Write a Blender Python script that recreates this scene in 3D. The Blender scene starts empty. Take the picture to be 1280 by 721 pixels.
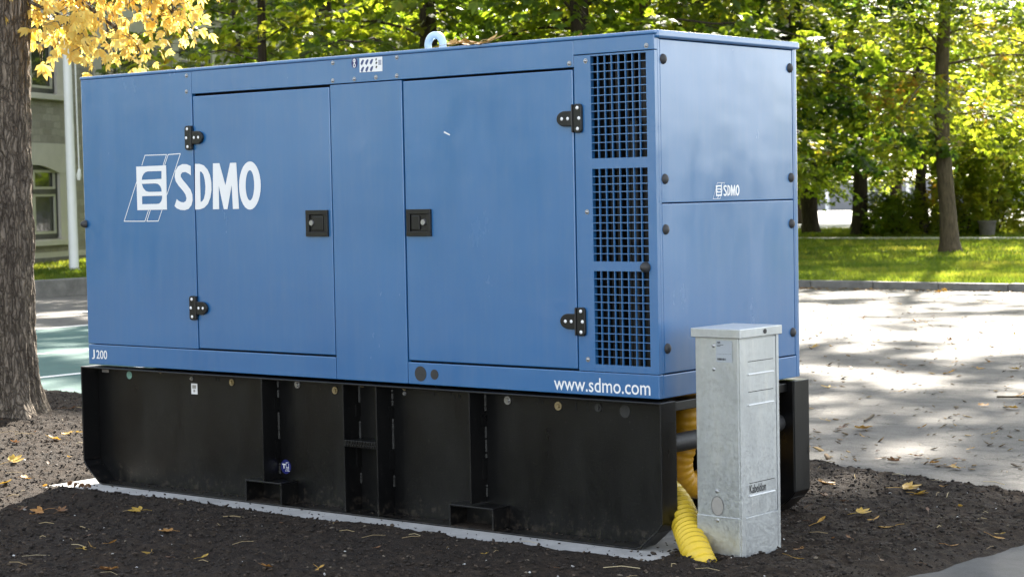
import bpy, math, random
import numpy as np
from mathutils import Vector, Matrix
from mathutils.geometry import tessellate_polygon
R = math.radians
sc = bpy.context.scene
col = sc.collection
random.seed(7)
WL = {}

# ---------------------------------------------------------------- node helpers
def new_mat(name):
    m = bpy.data.materials.new(name); m.use_nodes = True
    nt = m.node_tree; nt.nodes.clear()
    out = nt.nodes.new('ShaderNodeOutputMaterial')
    return m, nt, out
def N(nt, t, props=None, **ins):
    n = nt.nodes.new(t)
    for k, v in (props or {}).items(): setattr(n, k, v)
    for k, v in ins.items():
        key = k.replace('_', ' ')
        s = n.inputs[int(k[1:])] if (k[0] == 'i' and k[1:].isdigit()) else n.inputs[key]
        if isinstance(v, bpy.types.NodeSocket): nt.links.new(v, s)
        else: s.default_value = v
    return n
def c4(c): return (c[0], c[1], c[2], 1)
def ramp(nt, fac, stops, interp='LINEAR'):
    n = N(nt, 'ShaderNodeValToRGB', Fac=fac); e = n.color_ramp.elements
    n.color_ramp.interpolation = interp
    while len(e) < len(stops): e.new(.5)
    for i, (p, c) in enumerate(stops):
        e[i].position = p; e[i].color = c4(c) if len(c) == 3 else c
    return n.outputs['Color']
def coords(nt, scale=(1, 1, 1), kind='Object'):
    tc = N(nt, 'ShaderNodeTexCoord')
    return N(nt, 'ShaderNodeMapping', Vector=tc.outputs[kind], Scale=scale).outputs['Vector']
def gpos(nt, scale=(1, 1, 1)):
    g = N(nt, 'ShaderNodeNewGeometry')
    return N(nt, 'ShaderNodeMapping', Vector=g.outputs['Position'], Scale=scale).outputs['Vector']
def noise(nt, vec, s, det=4, rough=.55, out='Fac'):
    return N(nt, 'ShaderNodeTexNoise', Vector=vec, Scale=s, Detail=det, Roughness=rough).outputs[out]
def mixc(nt, f, a, b, mode='MIX'):
    n = N(nt, 'ShaderNodeMix', {'data_type': 'RGBA', 'blend_type': mode})
    for s, v in ((n.inputs[0], f), (n.inputs[6], a), (n.inputs[7], b)):
        if isinstance(v, bpy.types.NodeSocket): nt.links.new(v, s)
        else: s.default_value = c4(v) if isinstance(v, tuple) and len(v) == 3 else v
    return n.outputs[2]
def mapr(nt, v, a, b, c, d):
    return N(nt, 'ShaderNodeMapRange', Value=v, From_Min=a, From_Max=b, To_Min=c, To_Max=d).outputs[0]
def bump(nt, h, st, dist=.01):
    return N(nt, 'ShaderNodeBump', Height=h, Strength=st, Distance=dist).outputs['Normal']
def bsdf(nt, out, **ins):
    b = N(nt, 'ShaderNodeBsdfPrincipled', **{k: (c4(v) if isinstance(v, tuple) and len(v) == 3 else v) for k, v in ins.items()})
    nt.links.new(b.outputs[0], out.inputs['Surface']); return b
def plain(name, c, rough=.5, metal=0., var=.12, scale=9., bmp=0.):
    m, nt, out = new_mat(name); v = coords(nt)
    f = noise(nt, v, scale)
    colr = mixc(nt, f, tuple(x*(1-var) for x in c), tuple(min(1, x*(1+var)) for x in c))
    kw = dict(Base_Color=colr, Roughness=mapr(nt, noise(nt, v, scale*2.3), .3, .7, max(0.03, rough-.07), min(1, rough+.07)), Metallic=metal)
    if bmp: kw['Normal'] = bump(nt, noise(nt, v, scale*6), bmp, .004)
    bsdf(nt, out, **kw); return m

M = {}
def mat_paint():
    m, nt, out = new_mat('blue_paint'); v = gpos(nt)
    n1 = noise(nt, v, 1.6, 3); n2 = noise(nt, v, 240, 2); n3 = noise(nt, gpos(nt, (3, 3, .5)), 9, 6, .7)
    c = mixc(nt, mapr(nt, n1, .35, .65, 0, 1), (.0155, .127, .33), (.0195, .141, .356))
    c = mixc(nt, mapr(nt, n3, .48, 1.0, 0, .12), c, (.25, .27, .29))
    c = mixc(nt, mapr(nt, noise(nt, gpos(nt, (11, 11, .5)), 2.2, 4, .6), .45, .8, 0, .05), c, (.32, .32, .30))
    bsdf(nt, out, Base_Color=c, Roughness=mapr(nt, n3, .3, .8, .30, .46), Specular_IOR_Level=.55, Coat_Weight=1., Coat_IOR=1.74, Coat_Roughness=mapr(nt, noise(nt, gpos(nt, (1, 1, .4)), 3.2, 6, .7), .35, .7, .13, .30), Coat_Normal=bump(nt, noise(nt, gpos(nt, (1, 1, 1.6)), 2.1, 2), .32, .012),
         Normal=bump(nt, n2, .05, .002))
    return m
def mat_black():
    m, nt, out = new_mat('black_steel_paint'); v = gpos(nt)
    d = noise(nt, gpos(nt, (1, 1, .35)), 5, 6, .65)
    g = N(nt, 'ShaderNodeSeparateXYZ', Vector=v).outputs['Z']
    c = mixc(nt, mapr(nt, d, .5, .8, 0, .35), (.0018, .0018, .0021), (.011, .008, .0055))
    c = mixc(nt, mapr(nt, noise(nt, v, 70, 3), .66, .74, 0, .35), c, (.05, .045, .04))
    sp = N(nt, 'ShaderNodeMath', {'operation': 'ADD'}, i0=mapr(nt, g, .04, .26, .16, -.1), i1=noise(nt, v, 26, 6, .75)).outputs[0]
    c = mixc(nt, mapr(nt, sp, .62, .74, 0, .5), c, (.055, .044, .034))
    bsdf(nt, out, Base_Color=c, Specular_IOR_Level=.46, Roughness=mapr(nt, d, .3, .7, .26, .46), Normal=bump(nt, noise(nt, v, 130, 2), .12, .003))
    return m
def mat_galv():
    m, nt, out = new_mat('galvanised_steel'); v = gpos(nt)
    vo = N(nt, 'ShaderNodeTexVoronoi', Vector=v, Scale=130.)
    f = N(nt, 'ShaderNodeSeparateColor', Color=vo.outputs['Color']).outputs[0]
    st = noise(nt, gpos(nt, (6, 6, .8)), 4, 5, .65)
    c = mixc(nt, f, (.53, .55, .56), (.575, .595, .60))
    c = mixc(nt, mapr(nt, st, .5, .72, 0, .55), c, (.70, .70, .67))
    c = mixc(nt, mapr(nt, noise(nt, v, 60, 6, .8), .6, .68, 0, .35), c, (.33, .335, .33))
    c = mixc(nt, mapr(nt, noise(nt, gpos(nt, (1, 1, .5)), 7, 4, .6), .5, .66, 0, .4), c, (.42, .44, .455))
    bsdf(nt, out, Base_Color=c, Metallic=.8, Roughness=mapr(nt, f, 0, 1, .36, .52), Normal=bump(nt, st, .1, .01))
    return m
def mat_mulch():
    m, nt, out = new_mat('dark_mulch'); v = gpos(nt)
    a = noise(nt, v, 28, 8, .72); b = noise(nt, v, 1.1, 4); k = noise(nt, v, 140, 4, .7)
    c = mixc(nt, mapr(nt, a, .35, .7, 0, 1), (.018, .0145, .012), (.098, .071, .050))
    c = mixc(nt, mapr(nt, b, .4, .65, 0, .5), c, (.050, .042, .036))
    c = mixc(nt, mapr(nt, k, .70, .76, 0, .8), c, (.28, .25, .2))
    h = N(nt, 'ShaderNodeMath', {'operation': 'ADD'}, i0=a, i1=k).outputs[0]
    bsdf(nt, out, Base_Color=c, Roughness=.95, Specular_IOR_Level=.15, Normal=bump(nt, h, .9, .03)); return m
def mat_concrete(name, c0, c1, sc_=1.):
    m, nt, out = new_mat(name); v = gpos(nt)
    a = noise(nt, v, 5*sc_, 7, .68); k = noise(nt, v, 120*sc_, 3, .6)
    c = mixc(nt, mapr(nt, a, .35, .68, 0, 1), c0, c1)
    c = mixc(nt, mapr(nt, k, .62, .72, 0, .45), c, tuple(x*.45 for x in c0))
    bsdf(nt, out, Base_Color=c, Roughness=.85, Normal=bump(nt, k, .35, .006)); return m
def mat_asphalt():
    m, nt, out = new_mat('weathered_grey_paving'); v = gpos(nt)
    big = noise(nt, v, .55, 5, .6); agg = noise(nt, v, 75, 4, .75); mid = noise(nt, gpos(nt, (1, 1.6, 1)), 5, 6, .7)
    c = mixc(nt, mapr(nt, mid, .32, .68, 0, 1), (.064, .058, .050), (.160, .147, .128))
    c = mixc(nt, mapr(nt, big, .4, .65, 0, .5), c, (.125, .117, .105))
    c = mixc(nt, mapr(nt, agg, .55, .66, 0, .75), c, (.05, .047, .044))
    c = mixc(nt, mapr(nt, agg, .43, .33, 0, .6), c, (.33, .32, .30))
    vo = N(nt, 'ShaderNodeTexVoronoi', {'feature': 'DISTANCE_TO_EDGE'}, Vector=N(nt, 'ShaderNodeVectorMath', {'operation': 'ADD'},
           i0=v, i1=N(nt, 'ShaderNodeVectorMath', {'operation': 'SCALE'}, i0=noise(nt, v, 2.2, 5, .6, 'Color'), Scale=.9).outputs[0]).outputs[0], Scale=.55)
    c = mixc(nt, mapr(nt, vo.outputs['Distance'], .004, .012, .75, 0), c, (.05, .047, .043))
    bsdf(nt, out, Base_Color=c, Roughness=.88, Specular_IOR_Level=.35, Normal=bump(nt, agg, .6, .012)); return m
def mat_teal():
    m, nt, out = new_mat('worn_teal_court_paint'); v = gpos(nt)
    a = noise(nt, gpos(nt, (.6, 1.4, 1)), 3.0, 7, .72); k = noise(nt, v, 60, 3, .7)
    c = mixc(nt, mapr(nt, a, .4, .62, 0, 1), (.015, .074, .062), (.023, .096, .08))
    c = mixc(nt, mapr(nt, a, .66, .70, 0, .75), c, (.16, .20, .17))
    c = mixc(nt, mapr(nt, k, .68, .72, 0, .6), c, (.10, .12, .11))
    bsdf(nt, out, Base_Color=c, Roughness=.8, Normal=bump(nt, k, .3, .006)); return m
def mat_line():
    m, nt, out = new_mat('worn_white_line_paint'); v = gpos(nt)
    k = noise(nt, v, 14, 7, .75)
    c = mixc(nt, mapr(nt, k, .58, .66, 0, .8), (.74, .74, .71), (.2, .22, .2))
    bsdf(nt, out, Base_Color=c, Roughness=.7); return m
def mat_grassground():
    m, nt, out = new_mat('lawn_ground'); v = gpos(nt)
    a = noise(nt, v, .8, 5, .6); k = noise(nt, v, 18, 4, .7)
    c = mixc(nt, mapr(nt, a, .35, .65, 0, 1), (.045, .075, .013), (.078, .112, .02))
    c = mixc(nt, mapr(nt, k, .5, .8, 0, .6), c, (.075, .075, .025))
    bsdf(nt, out, Base_Color=c, Roughness=.95, Specular_IOR_Level=.1, Normal=bump(nt, k, .8, .04)); return m
def mat_leaf(name, stops, tstops, trans=.5, rough=.45):
    m, nt, out = new_mat(name)
    r = N(nt, 'ShaderNodeNewGeometry').outputs['Random Per Island']
    n = noise(nt, gpos(nt), .55, 3)
    f = N(nt, 'ShaderNodeMath', {'operation': 'ADD'}, i0=mapr(nt, r, 0, 1, -.22, .22), i1=mapr(nt, n, .3, .7, .05, .95)).outputs[0]
    d = N(nt, 'ShaderNodeBsdfPrincipled', Base_Color=ramp(nt, f, stops), Roughness=rough, Specular_IOR_Level=.3)
    t = N(nt, 'ShaderNodeBsdfTranslucent', Color=ramp(nt, f, tstops))
    mx = N(nt, 'ShaderNodeMixShader', Fac=trans, i1=d.outputs[0], i2=t.outputs[0])
    nt.links.new(mx.outputs[0], out.inputs['Surface']); return m
def mat_bark(name, dark, light, moss):
    m, nt, out = new_mat(name); v = coords(nt, (1, 1, .18))
    a = noise(nt, v, 26, 7, .7); b = noise(nt, coords(nt, (1, 1, .5)), 4, 5, .6)
    c = mixc(nt, mapr(nt, a, .34, .66, 0, 1), dark, light)
    c = mixc(nt, mapr(nt, b, .6, .74, 0, .6), c, moss)
    if name == 'furrowed_bark':
        wv = N(nt, 'ShaderNodeVectorMath', {'operation': 'ADD'}, i0=coords(nt, (1, 1, .2)), i1=N(nt, 'ShaderNodeVectorMath', {'operation': 'SCALE'}, i0=noise(nt, coords(nt, (1, 1, .5)), 14, 4, .6, 'Color'), Scale=.06).outputs[0]).outputs[0]
        vo = N(nt, 'ShaderNodeTexVoronoi', {'feature': 'DISTANCE_TO_EDGE'}, Vector=wv, Scale=40.).outputs['Distance']
        c = mixc(nt, mapr(nt, vo, .02, .16, .7, 0), c, (.035, .026, .019)); a = N(nt, 'ShaderNodeMath', {'operation': 'ADD'}, i0=a, i1=mapr(nt, vo, 0, .3, 0, 1.1)).outputs[0]
    bsdf(nt, out, Base_Color=c, Roughness=.92, Specular_IOR_Level=.2, Normal=bump(nt, a, .9, .03)); return m
def mat_stone():
    m, nt, out = new_mat('rubble_limestone'); v = coords(nt)
    sep = N(nt, 'ShaderNodeSeparateXYZ', Vector=v)
    uv = N(nt, 'ShaderNodeCombineXYZ', X=sep.outputs['X'], Y=sep.outputs['Z'], Z=0.).outputs[0]
    wob = N(nt, 'ShaderNodeVectorMath', {'operation': 'SCALE'}, i0=noise(nt, v, 3, 4, .6, 'Color'), Scale=.12).outputs[0]
    uv = N(nt, 'ShaderNodeVectorMath', {'operation': 'ADD'}, i0=uv, i1=wob).outputs[0]
    br = N(nt, 'ShaderNodeTexBrick', {'offset': .43, 'squash': .8}, Vector=uv, Scale=1., Mortar_Size=.012, Brick_Width=.42, Row_Height=.16,
           Color1=c4((.25, .23, .19)), Color2=c4((.40, .37, .31)), Mortar=c4((.30, .28, .24)))
    n = noise(nt, v, 9, 7, .7)
    c = mixc(nt, mapr(nt, n, .3, .75, 0, .6), br.outputs['Color'], (.22, .205, .17))
    h = N(nt, 'ShaderNodeMath', {'operation': 'SUBTRACT'}, i0=n, i1=br.outputs['Fac']).outputs[0]
    bsdf(nt, out, Base_Color=c, Roughness=.9, Normal=bump(nt, h, .8, .05)); return m
def mat_glass(name, tint):
    m, nt, out = new_mat(name); v = coords(nt)
    c = mixc(nt, noise(nt, v, 2.2, 3), tuple(x*.4 for x in tint), tint)
    bsdf(nt, out, Base_Color=c, Roughness=.06, Specular_IOR_Level=.8, Normal=bump(nt, noise(nt, v, 1.7, 2), .06, .05)); return m

M['blue'] = mat_paint(); M['black'] = mat_black(); M['galv'] = mat_galv(); M['mulch'] = mat_mulch()
M['slab'] = mat_concrete('pale_concrete', (.36, .355, .34), (.52, .51, .49)); M['kerb'] = mat_concrete('kerb_stone', (.105, .10, .09), (.20, .19, .172))
M['asphalt'] = mat_asphalt(); M['teal'] = mat_teal(); M['line'] = mat_line(); M['lawn'] = mat_grassground()
M['shaded_tar'] = mat_concrete('shaded_asphalt', (.035, .035, .036), (.062, .062, .062), 1.5)  # asphalt wedge, the shade lying on it put into the darker colour
M['path'] = mat_concrete('pale_path', (.40, .39, .37), (.52, .5, .48), .6)
M['plastic'] = plain('black_plastic', (.006, .006, .0065), .36, 0, .2, 30)
M['rubber'] = plain('dark_rubber', (.035, .034, .034), .6, 0, .2, 40)
M['dark'] = plain('dark_interior', (.006, .006, .007), .7, 0, .3, 12)
M['radiator'] = plain('black_radiator', (.006, .006, .006), .5, 0, .3, 20)
M['silver'] = plain('bright_fastener', (.42, .42, .43), .34, .85, .1, 60)
M['brass'] = plain('yellow_zinc_bolt', (.42, .34, .20), .38, .7, .25, 60)
M['white'] = plain('white_vinyl', (.86, .86, .86), .42, 0, .02, 30)
M['navy'] = plain('navy_print', (.018, .022, .13), .4, 0, .1, 40)
M['printblue'] = plain('slate_blue_print', (.06, .085, .2), .45, 0, .2, 60)
M['ink'] = plain('black_ink', (.02, .02, .02), .5, 0, .1, 60)
M['labelgrey'] = plain('silver_label', (.44, .475, .52), .35, .3, .05, 60)
M['plate'] = plain('grey_plate', (.42, .40, .38), .45, .4, .15, 40)
M['hole_view'] = plain('pale_green_hole_view', (.22, .42, .36), .6, 0, .2, 40)  # teal court seen through a hole, given as a disc colour
M['eye'] = plain('light_blue_steel', (.55, .66, .72), .4, .1, .12, 20)
M['yellow'] = plain('yellow_corrugated_plastic', (.72, .50, .035), .42, 0, .14, 14)
M['ledge'] = plain('galvanised_edge_highlight', (.80, .81, .81), .5, .1, .04, 40)  # vent ledge zinc, its lit edge put in as a paler colour
M['amber'] = plain('amber_corrugated_plastic', (.60, .31, .02), .42, 0, .14, 14)
M['pole'] = plain('white_pole_paint', (.9, .9, .88), .45, 0, .05, 6)
M['plaster'] = plain('grey_green_plaster', (.50, .47, .41), .85, 0, .13, 3, .2)
M['frame'] = plain('ivory_window_paint', (.42, .41, .325), .5, 0, .08, 5)
M['darkframe'] = plain('dark_frame_paint', (.035, .035, .033), .55, 0, .2, 6)
M['roof'] = plain('dark_roof_tin', (.06, .055, .05), .6, .2, .2, 3)
M['glass'] = mat_glass('window_glass', (.05, .055, .045)); M['curtain'] = plain('pale_curtain', (.36, .38, .33), .9, 0, .12, 5)
M['stone'] = mat_stone()
M['bin'] = mat_concrete('bin_concrete', (.07, .063, .053), (.12, .108, .092)); M['fargrey'] = plain('far_grey_panel', (.20, .205, .215), .7, 0, .15, .6)
M['bark_near'] = mat_bark('furrowed_bark', (.085, .066, .050), (.31, .25, .19), (.38, .33, .27))
M['bark'] = mat_bark('dark_bark', (.022, .017, .013), (.075, .058, .042), (.07, .07, .04))
M['bark_tan'] = mat_bark('tan_bark', (.05, .038, .026), (.14, .108, .072), (.12, .105, .06))
G = [(0, (.030, .062, .010)), (.45, (.062, .108, .016)), (.8, (.105, .135, .018)), (1, (.14, .135, .022))]
GT = [(0, (.18, .30, .018)), (.45, (.36, .47, .024)), (.8, (.50, .55, .04)), (1, (.66, .61, .055))]
M['leaf_green'] = mat_leaf('green_leaf', G, GT, .62)
M['leaf_warm'] = mat_leaf('turning_green_leaf', [(0, (.025, .05, .009)), (.5, (.05, .085, .013)), (.85, (.10, .10, .018)), (1, (.16, .075, .016))],
                          [(0, (.20, .32, .02)), (.5, (.44, .51, .03)), (.85, (.64, .59, .05)), (1, (.68, .36, .04))], .62)
M['leaf_dark'] = mat_leaf('dark_green_leaf', [(0, (.016, .042, .012)), (1, (.040, .076, .016))], [(0, (.06, .15, .014)), (1, (.2, .32, .025))], .5)
M['leaf_yellow'] = mat_leaf('autumn_yellow_leaf', [(0, (.46, .18, .03)), (.25, (.66, .42, .08)), (.6, (.78, .62, .20)), (1, (.76, .66, .22))],
                            [(0, (.70, .30, .04)), (.25, (.86, .54, .08)), (.6, (.92, .72, .20)), (1, (.88, .78, .20))], .5)
M['grass'] = mat_leaf('grass_blade', [(0, (.035, .075, .010)), (.6, (.06, .11, .015)), (1, (.12, .13, .03))], [(0, (.14, .23, .014)), (.6, (.30, .37, .026)), (1, (.52, .48, .06))], .5, .6)
def mat_deadleaf(name, a, b):
    m, nt, out = new_mat(name); v = coords(nt)
    oi = N(nt, 'ShaderNodeObjectInfo').outputs['Random']
    c = mixc(nt, oi, a, b); c = mixc(nt, mapr(nt, noise(nt, v, 30, 5, .7), .52, .7, 0, .7), c, tuple(x*.4 for x in b))
    d = N(nt, 'ShaderNodeBsdfPrincipled', Base_Color=c, Roughness=.6); t = N(nt, 'ShaderNodeBsdfTranslucent', Color=c)
    mx = N(nt, 'ShaderNodeMixShader', Fac=.25, i1=d.outputs[0], i2=t.outputs[0]); nt.links.new(mx.outputs[0], out.inputs['Surface']); return m
M['fall_yellow'] = mat_deadleaf('fallen_yellow_leaf', (.58, .38, .06), (.46, .22, .05)); M['fall_brown'] = mat_deadleaf('fallen_brown_leaf', (.25, .12, .045), (.14, .075, .04))
def mat_island(name, stops, rough=.9):
    m, nt, out = new_mat(name)
    r = N(nt, 'ShaderNodeNewGeometry').outputs['Random Per Island']
    bsdf(nt, out, Base_Color=ramp(nt, r, stops), Roughness=rough, Specular_IOR_Level=.2); return m
M['clod'] = mat_island('mulch_crumb', [(0, (.018, .015, .013)), (.6, (.038, .031, .026)), (.9, (.06, .045, .034)), (.985, (.10, .075, .055)), (1, (.2, .17, .13))])
M['litter'] = mat_island('dry_litter', [(0, (.06, .045, .03)), (.6, (.15, .10, .055)), (1, (.28, .19, .08))])
M['pebble'] = mat_island('pale_pebble', [(0, (.3, .28, .26)), (.5, (.5, .49, .47)), (1, (.7, .69, .66))], .7)
M['straw'] = mat_island('dry_stalk', [(0, (.16, .11, .06)), (.6, (.34, .26, .14)), (1, (.5, .42, .26))], .8)

# ---------------------------------------------------------------- mesh helpers
def np_mesh(name, verts, faces, smooth=False):
    verts = np.asarray(verts, np.float32); faces = np.asarray(faces, np.int32); k = faces.shape[1]
    me = bpy.data.meshes.new(name)
    me.vertices.add(len(verts)); me.vertices.foreach_set('co', verts.ravel())
    me.loops.add(faces.size); me.loops.foreach_set('vertex_index', faces.ravel())
    me.polygons.add(len(faces)); me.polygons.foreach_set('loop_start', np.arange(0, faces.size, k, dtype=np.int32))
    if smooth: me.polygons.foreach_set('use_smooth', np.ones(len(faces), bool))
    me.update(calc_edges=True); me.validate(); return me
class MB:
    def __init__(s): s.v = []; s.f = []; s.sm = []
    def add(s, vs, fs, smooth=False):
        o = len(s.v); s.v += [tuple(v) for v in vs]; s.f += [tuple(i+o for i in f) for f in fs]; s.sm += [smooth]*len(fs); return s
    def box(s, x0, x1, y0, y1, z0, z1, mtx=None):
        vs = [Vector((x, y, z)) for z in (z0, z1) for y in (y0, y1) for x in (x0, x1)]
        if mtx: vs = [mtx @ v for v in vs]
        return s.add(vs, [(0, 2, 3, 1), (4, 5, 7, 6), (0, 1, 5, 4), (2, 6, 7, 3), (0, 4, 6, 2), (1, 3, 7, 5)])
    def cyl(s, p, ax, r, h, n=20, r2=None, dome=0):
        ax = Vector(ax).normalized(); p = Vector(p); a = ax.orthogonal().normalized(); b = ax.cross(a); r2 = r if r2 is None else r2
        rings = [(0, r), (h, r2)]
        if dome: rings = [(0, r)] + [(h*math.sin(t), r*math.cos(t)) for t in (R(25), R(50), R(72))] + [(h, r*.08)]
        vs = []; fs = []
        for (t, q) in rings: vs += [p + ax*t + (a*math.cos(2*math.pi*i/n) + b*math.sin(2*math.pi*i/n))*q for i in range(n)]
        for k in range(len(rings)-1): fs += [(k*n+i, k*n+(i+1) % n, (k+1)*n+(i+1) % n, (k+1)*n+i) for i in range(n)]
        s.add(vs, fs, True); o = len(s.v)
        s.add(vs[:n][::-1], [tuple(range(n))]); s.add(vs[-n:], [tuple(range(n))]); return s
    def prism(s, loop, fn, d0, d1):
        n = len(loop); vs = [fn(x, y, d0) for x, y in loop] + [fn(x, y, d1) for x, y in loop]
        return s.add(vs, [tuple(range(n))[::-1], tuple(range(n, 2*n))] + [(i, (i+1) % n, n+(i+1) % n, n+i) for i in range(n)])
    def tube(s, pts, rad, n=10, cap=True):
        pts = [Vector(p) for p in pts]; rad = rad if hasattr(rad, '__len__') else [rad]*len(pts)
        vs = []; prev = None
        for i, p in enumerate(pts):
            t = (pts[min(i+1, len(pts)-1)] - pts[max(i-1, 0)]).normalized()
            a = (prev - t*prev.dot(t)).normalized() if prev is not None and (prev - t*prev.dot(t)).length > 1e-4 else t.orthogonal().normalized()
            prev = a; b = t.cross(a)
            vs += [p + (a*math.cos(2*math.pi*k/n) + b*math.sin(2*math.pi*k/n))*rad[i] for k in range(n)]
        fs = [(i*n+k, i*n+(k+1) % n, (i+1)*n+(k+1) % n, (i+1)*n+k) for i in range(len(pts)-1) for k in range(n)]
        s.add(vs, fs, True)
        if cap: s.add(vs[:n][::-1], [tuple(range(n))]); s.add(vs[-n:], [tuple(range(n))])
        return s
    def sheet(s, loops, fn):
        """flat filled shape; loops = [outer, hole, hole ...] in 2D"""
        tris = tessellate_polygon([[Vector((x, y, 0)) for x, y in l] for l in loops]); flat = [q for l in loops for q in l]
        return s.add([fn(x, y) for x, y in flat], [t for t in tris])
    def mesh(s, name):
        me = bpy.data.meshes.new(name); me.from_pydata([tuple(v) for v in s.v], [], s.f)
        me.polygons.foreach_set('use_smooth', s.sm); me.update(); return me
def link(name, data, parent=None, local=False):
    o = bpy.data.objects.new(name, data); col.objects.link(o)
    if parent is not None:
        o.parent = parent
        if not local: o.location = -WL[parent.name]
    WL[o.name] = Vector((0, 0, 0)); return o
def obj(name, mb, mat, parent=None, bevel=0, seg=2, local=False):
    me = mb.mesh(name) if isinstance(mb, MB) else mb
    if mat and not me.materials: me.materials.append(M[mat] if isinstance(mat, str) else mat)
    o = link(name, me, parent, local)
    if bevel:
        b = o.modifiers.new('bevel', 'BEVEL'); b.width = bevel; b.segments = seg; b.limit_method = 'ANGLE'; b.angle_limit = R(40); b.harden_normals = False
    return o
def thing(name, label, cat, loc, group=None):
    o = bpy.data.objects.new(name, None); col.objects.link(o); o.location = loc; o.empty_display_size = .2
    WL[o.name] = Vector(loc); tag(o, label, cat, group); return o
def tag(o, label, cat, group=None, kind=None):
    o['label'] = label; o['category'] = cat
    if group: o['group'] = group
    if kind: o['kind'] = kind
    return o
def text_mesh(s, name, fn, x0, x1, y0, y1, bold=0., shear=0., space=1.):
    c = bpy.data.curves.new(name, 'FONT'); c.body = s; c.size = 1; c.offset = bold; c.shear = shear; c.space_character = space; c.resolution_u = 4
    o = bpy.data.objects.new(name, c); col.objects.link(o); dg = bpy.context.evaluated_depsgraph_get(); dg.update()
    me = bpy.data.meshes.new_from_object(o.evaluated_get(dg)); bpy.data.objects.remove(o); bpy.data.curves.remove(c)
    co = np.array([v.co[:] for v in me.vertices]); a = co.min(0); b = co.max(0)
    for v, q in zip(me.vertices, co):
        v.co = fn(x0 + (q[0]-a[0])/(b[0]-a[0])*(x1-x0), y0 + (q[1]-a[1])/(b[1]-a[1])*(y1-y0))
    me.materials.clear(); return me
# value noise in numpy
def vnoise(p, seed=0):
    p = np.asarray(p, np.float64); i = np.floor(p).astype(np.int64); f = p - i; f = f*f*(3-2*f); r = 0
    for dx in (0, 1):
        for dy in (0, 1):
            for dz in (0, 1):
                h = (i[:, 0]+dx)*374761393 + (i[:, 1]+dy)*668265263 + (i[:, 2]+dz)*2147483647 + seed*974711
                h = (h ^ (h >> 13)) * 1274126177; h = h ^ (h >> 16); v = (h & 0xffff)/65535.
                r = r + v*np.where(dx, f[:, 0], 1-f[:, 0])*np.where(dy, f[:, 1], 1-f[:, 1])*np.where(dz, f[:, 2], 1-f[:, 2])
    return r
def fbm(p, seed=0, oct_=4, gain=.5):
    p = np.asarray(p, np.float64); a = 1; t = 0; r = 0
    for k in range(oct_): r = r + a*vnoise(p*(2**k), seed+k*17); t += a; a *= gain
    return r/t
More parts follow.
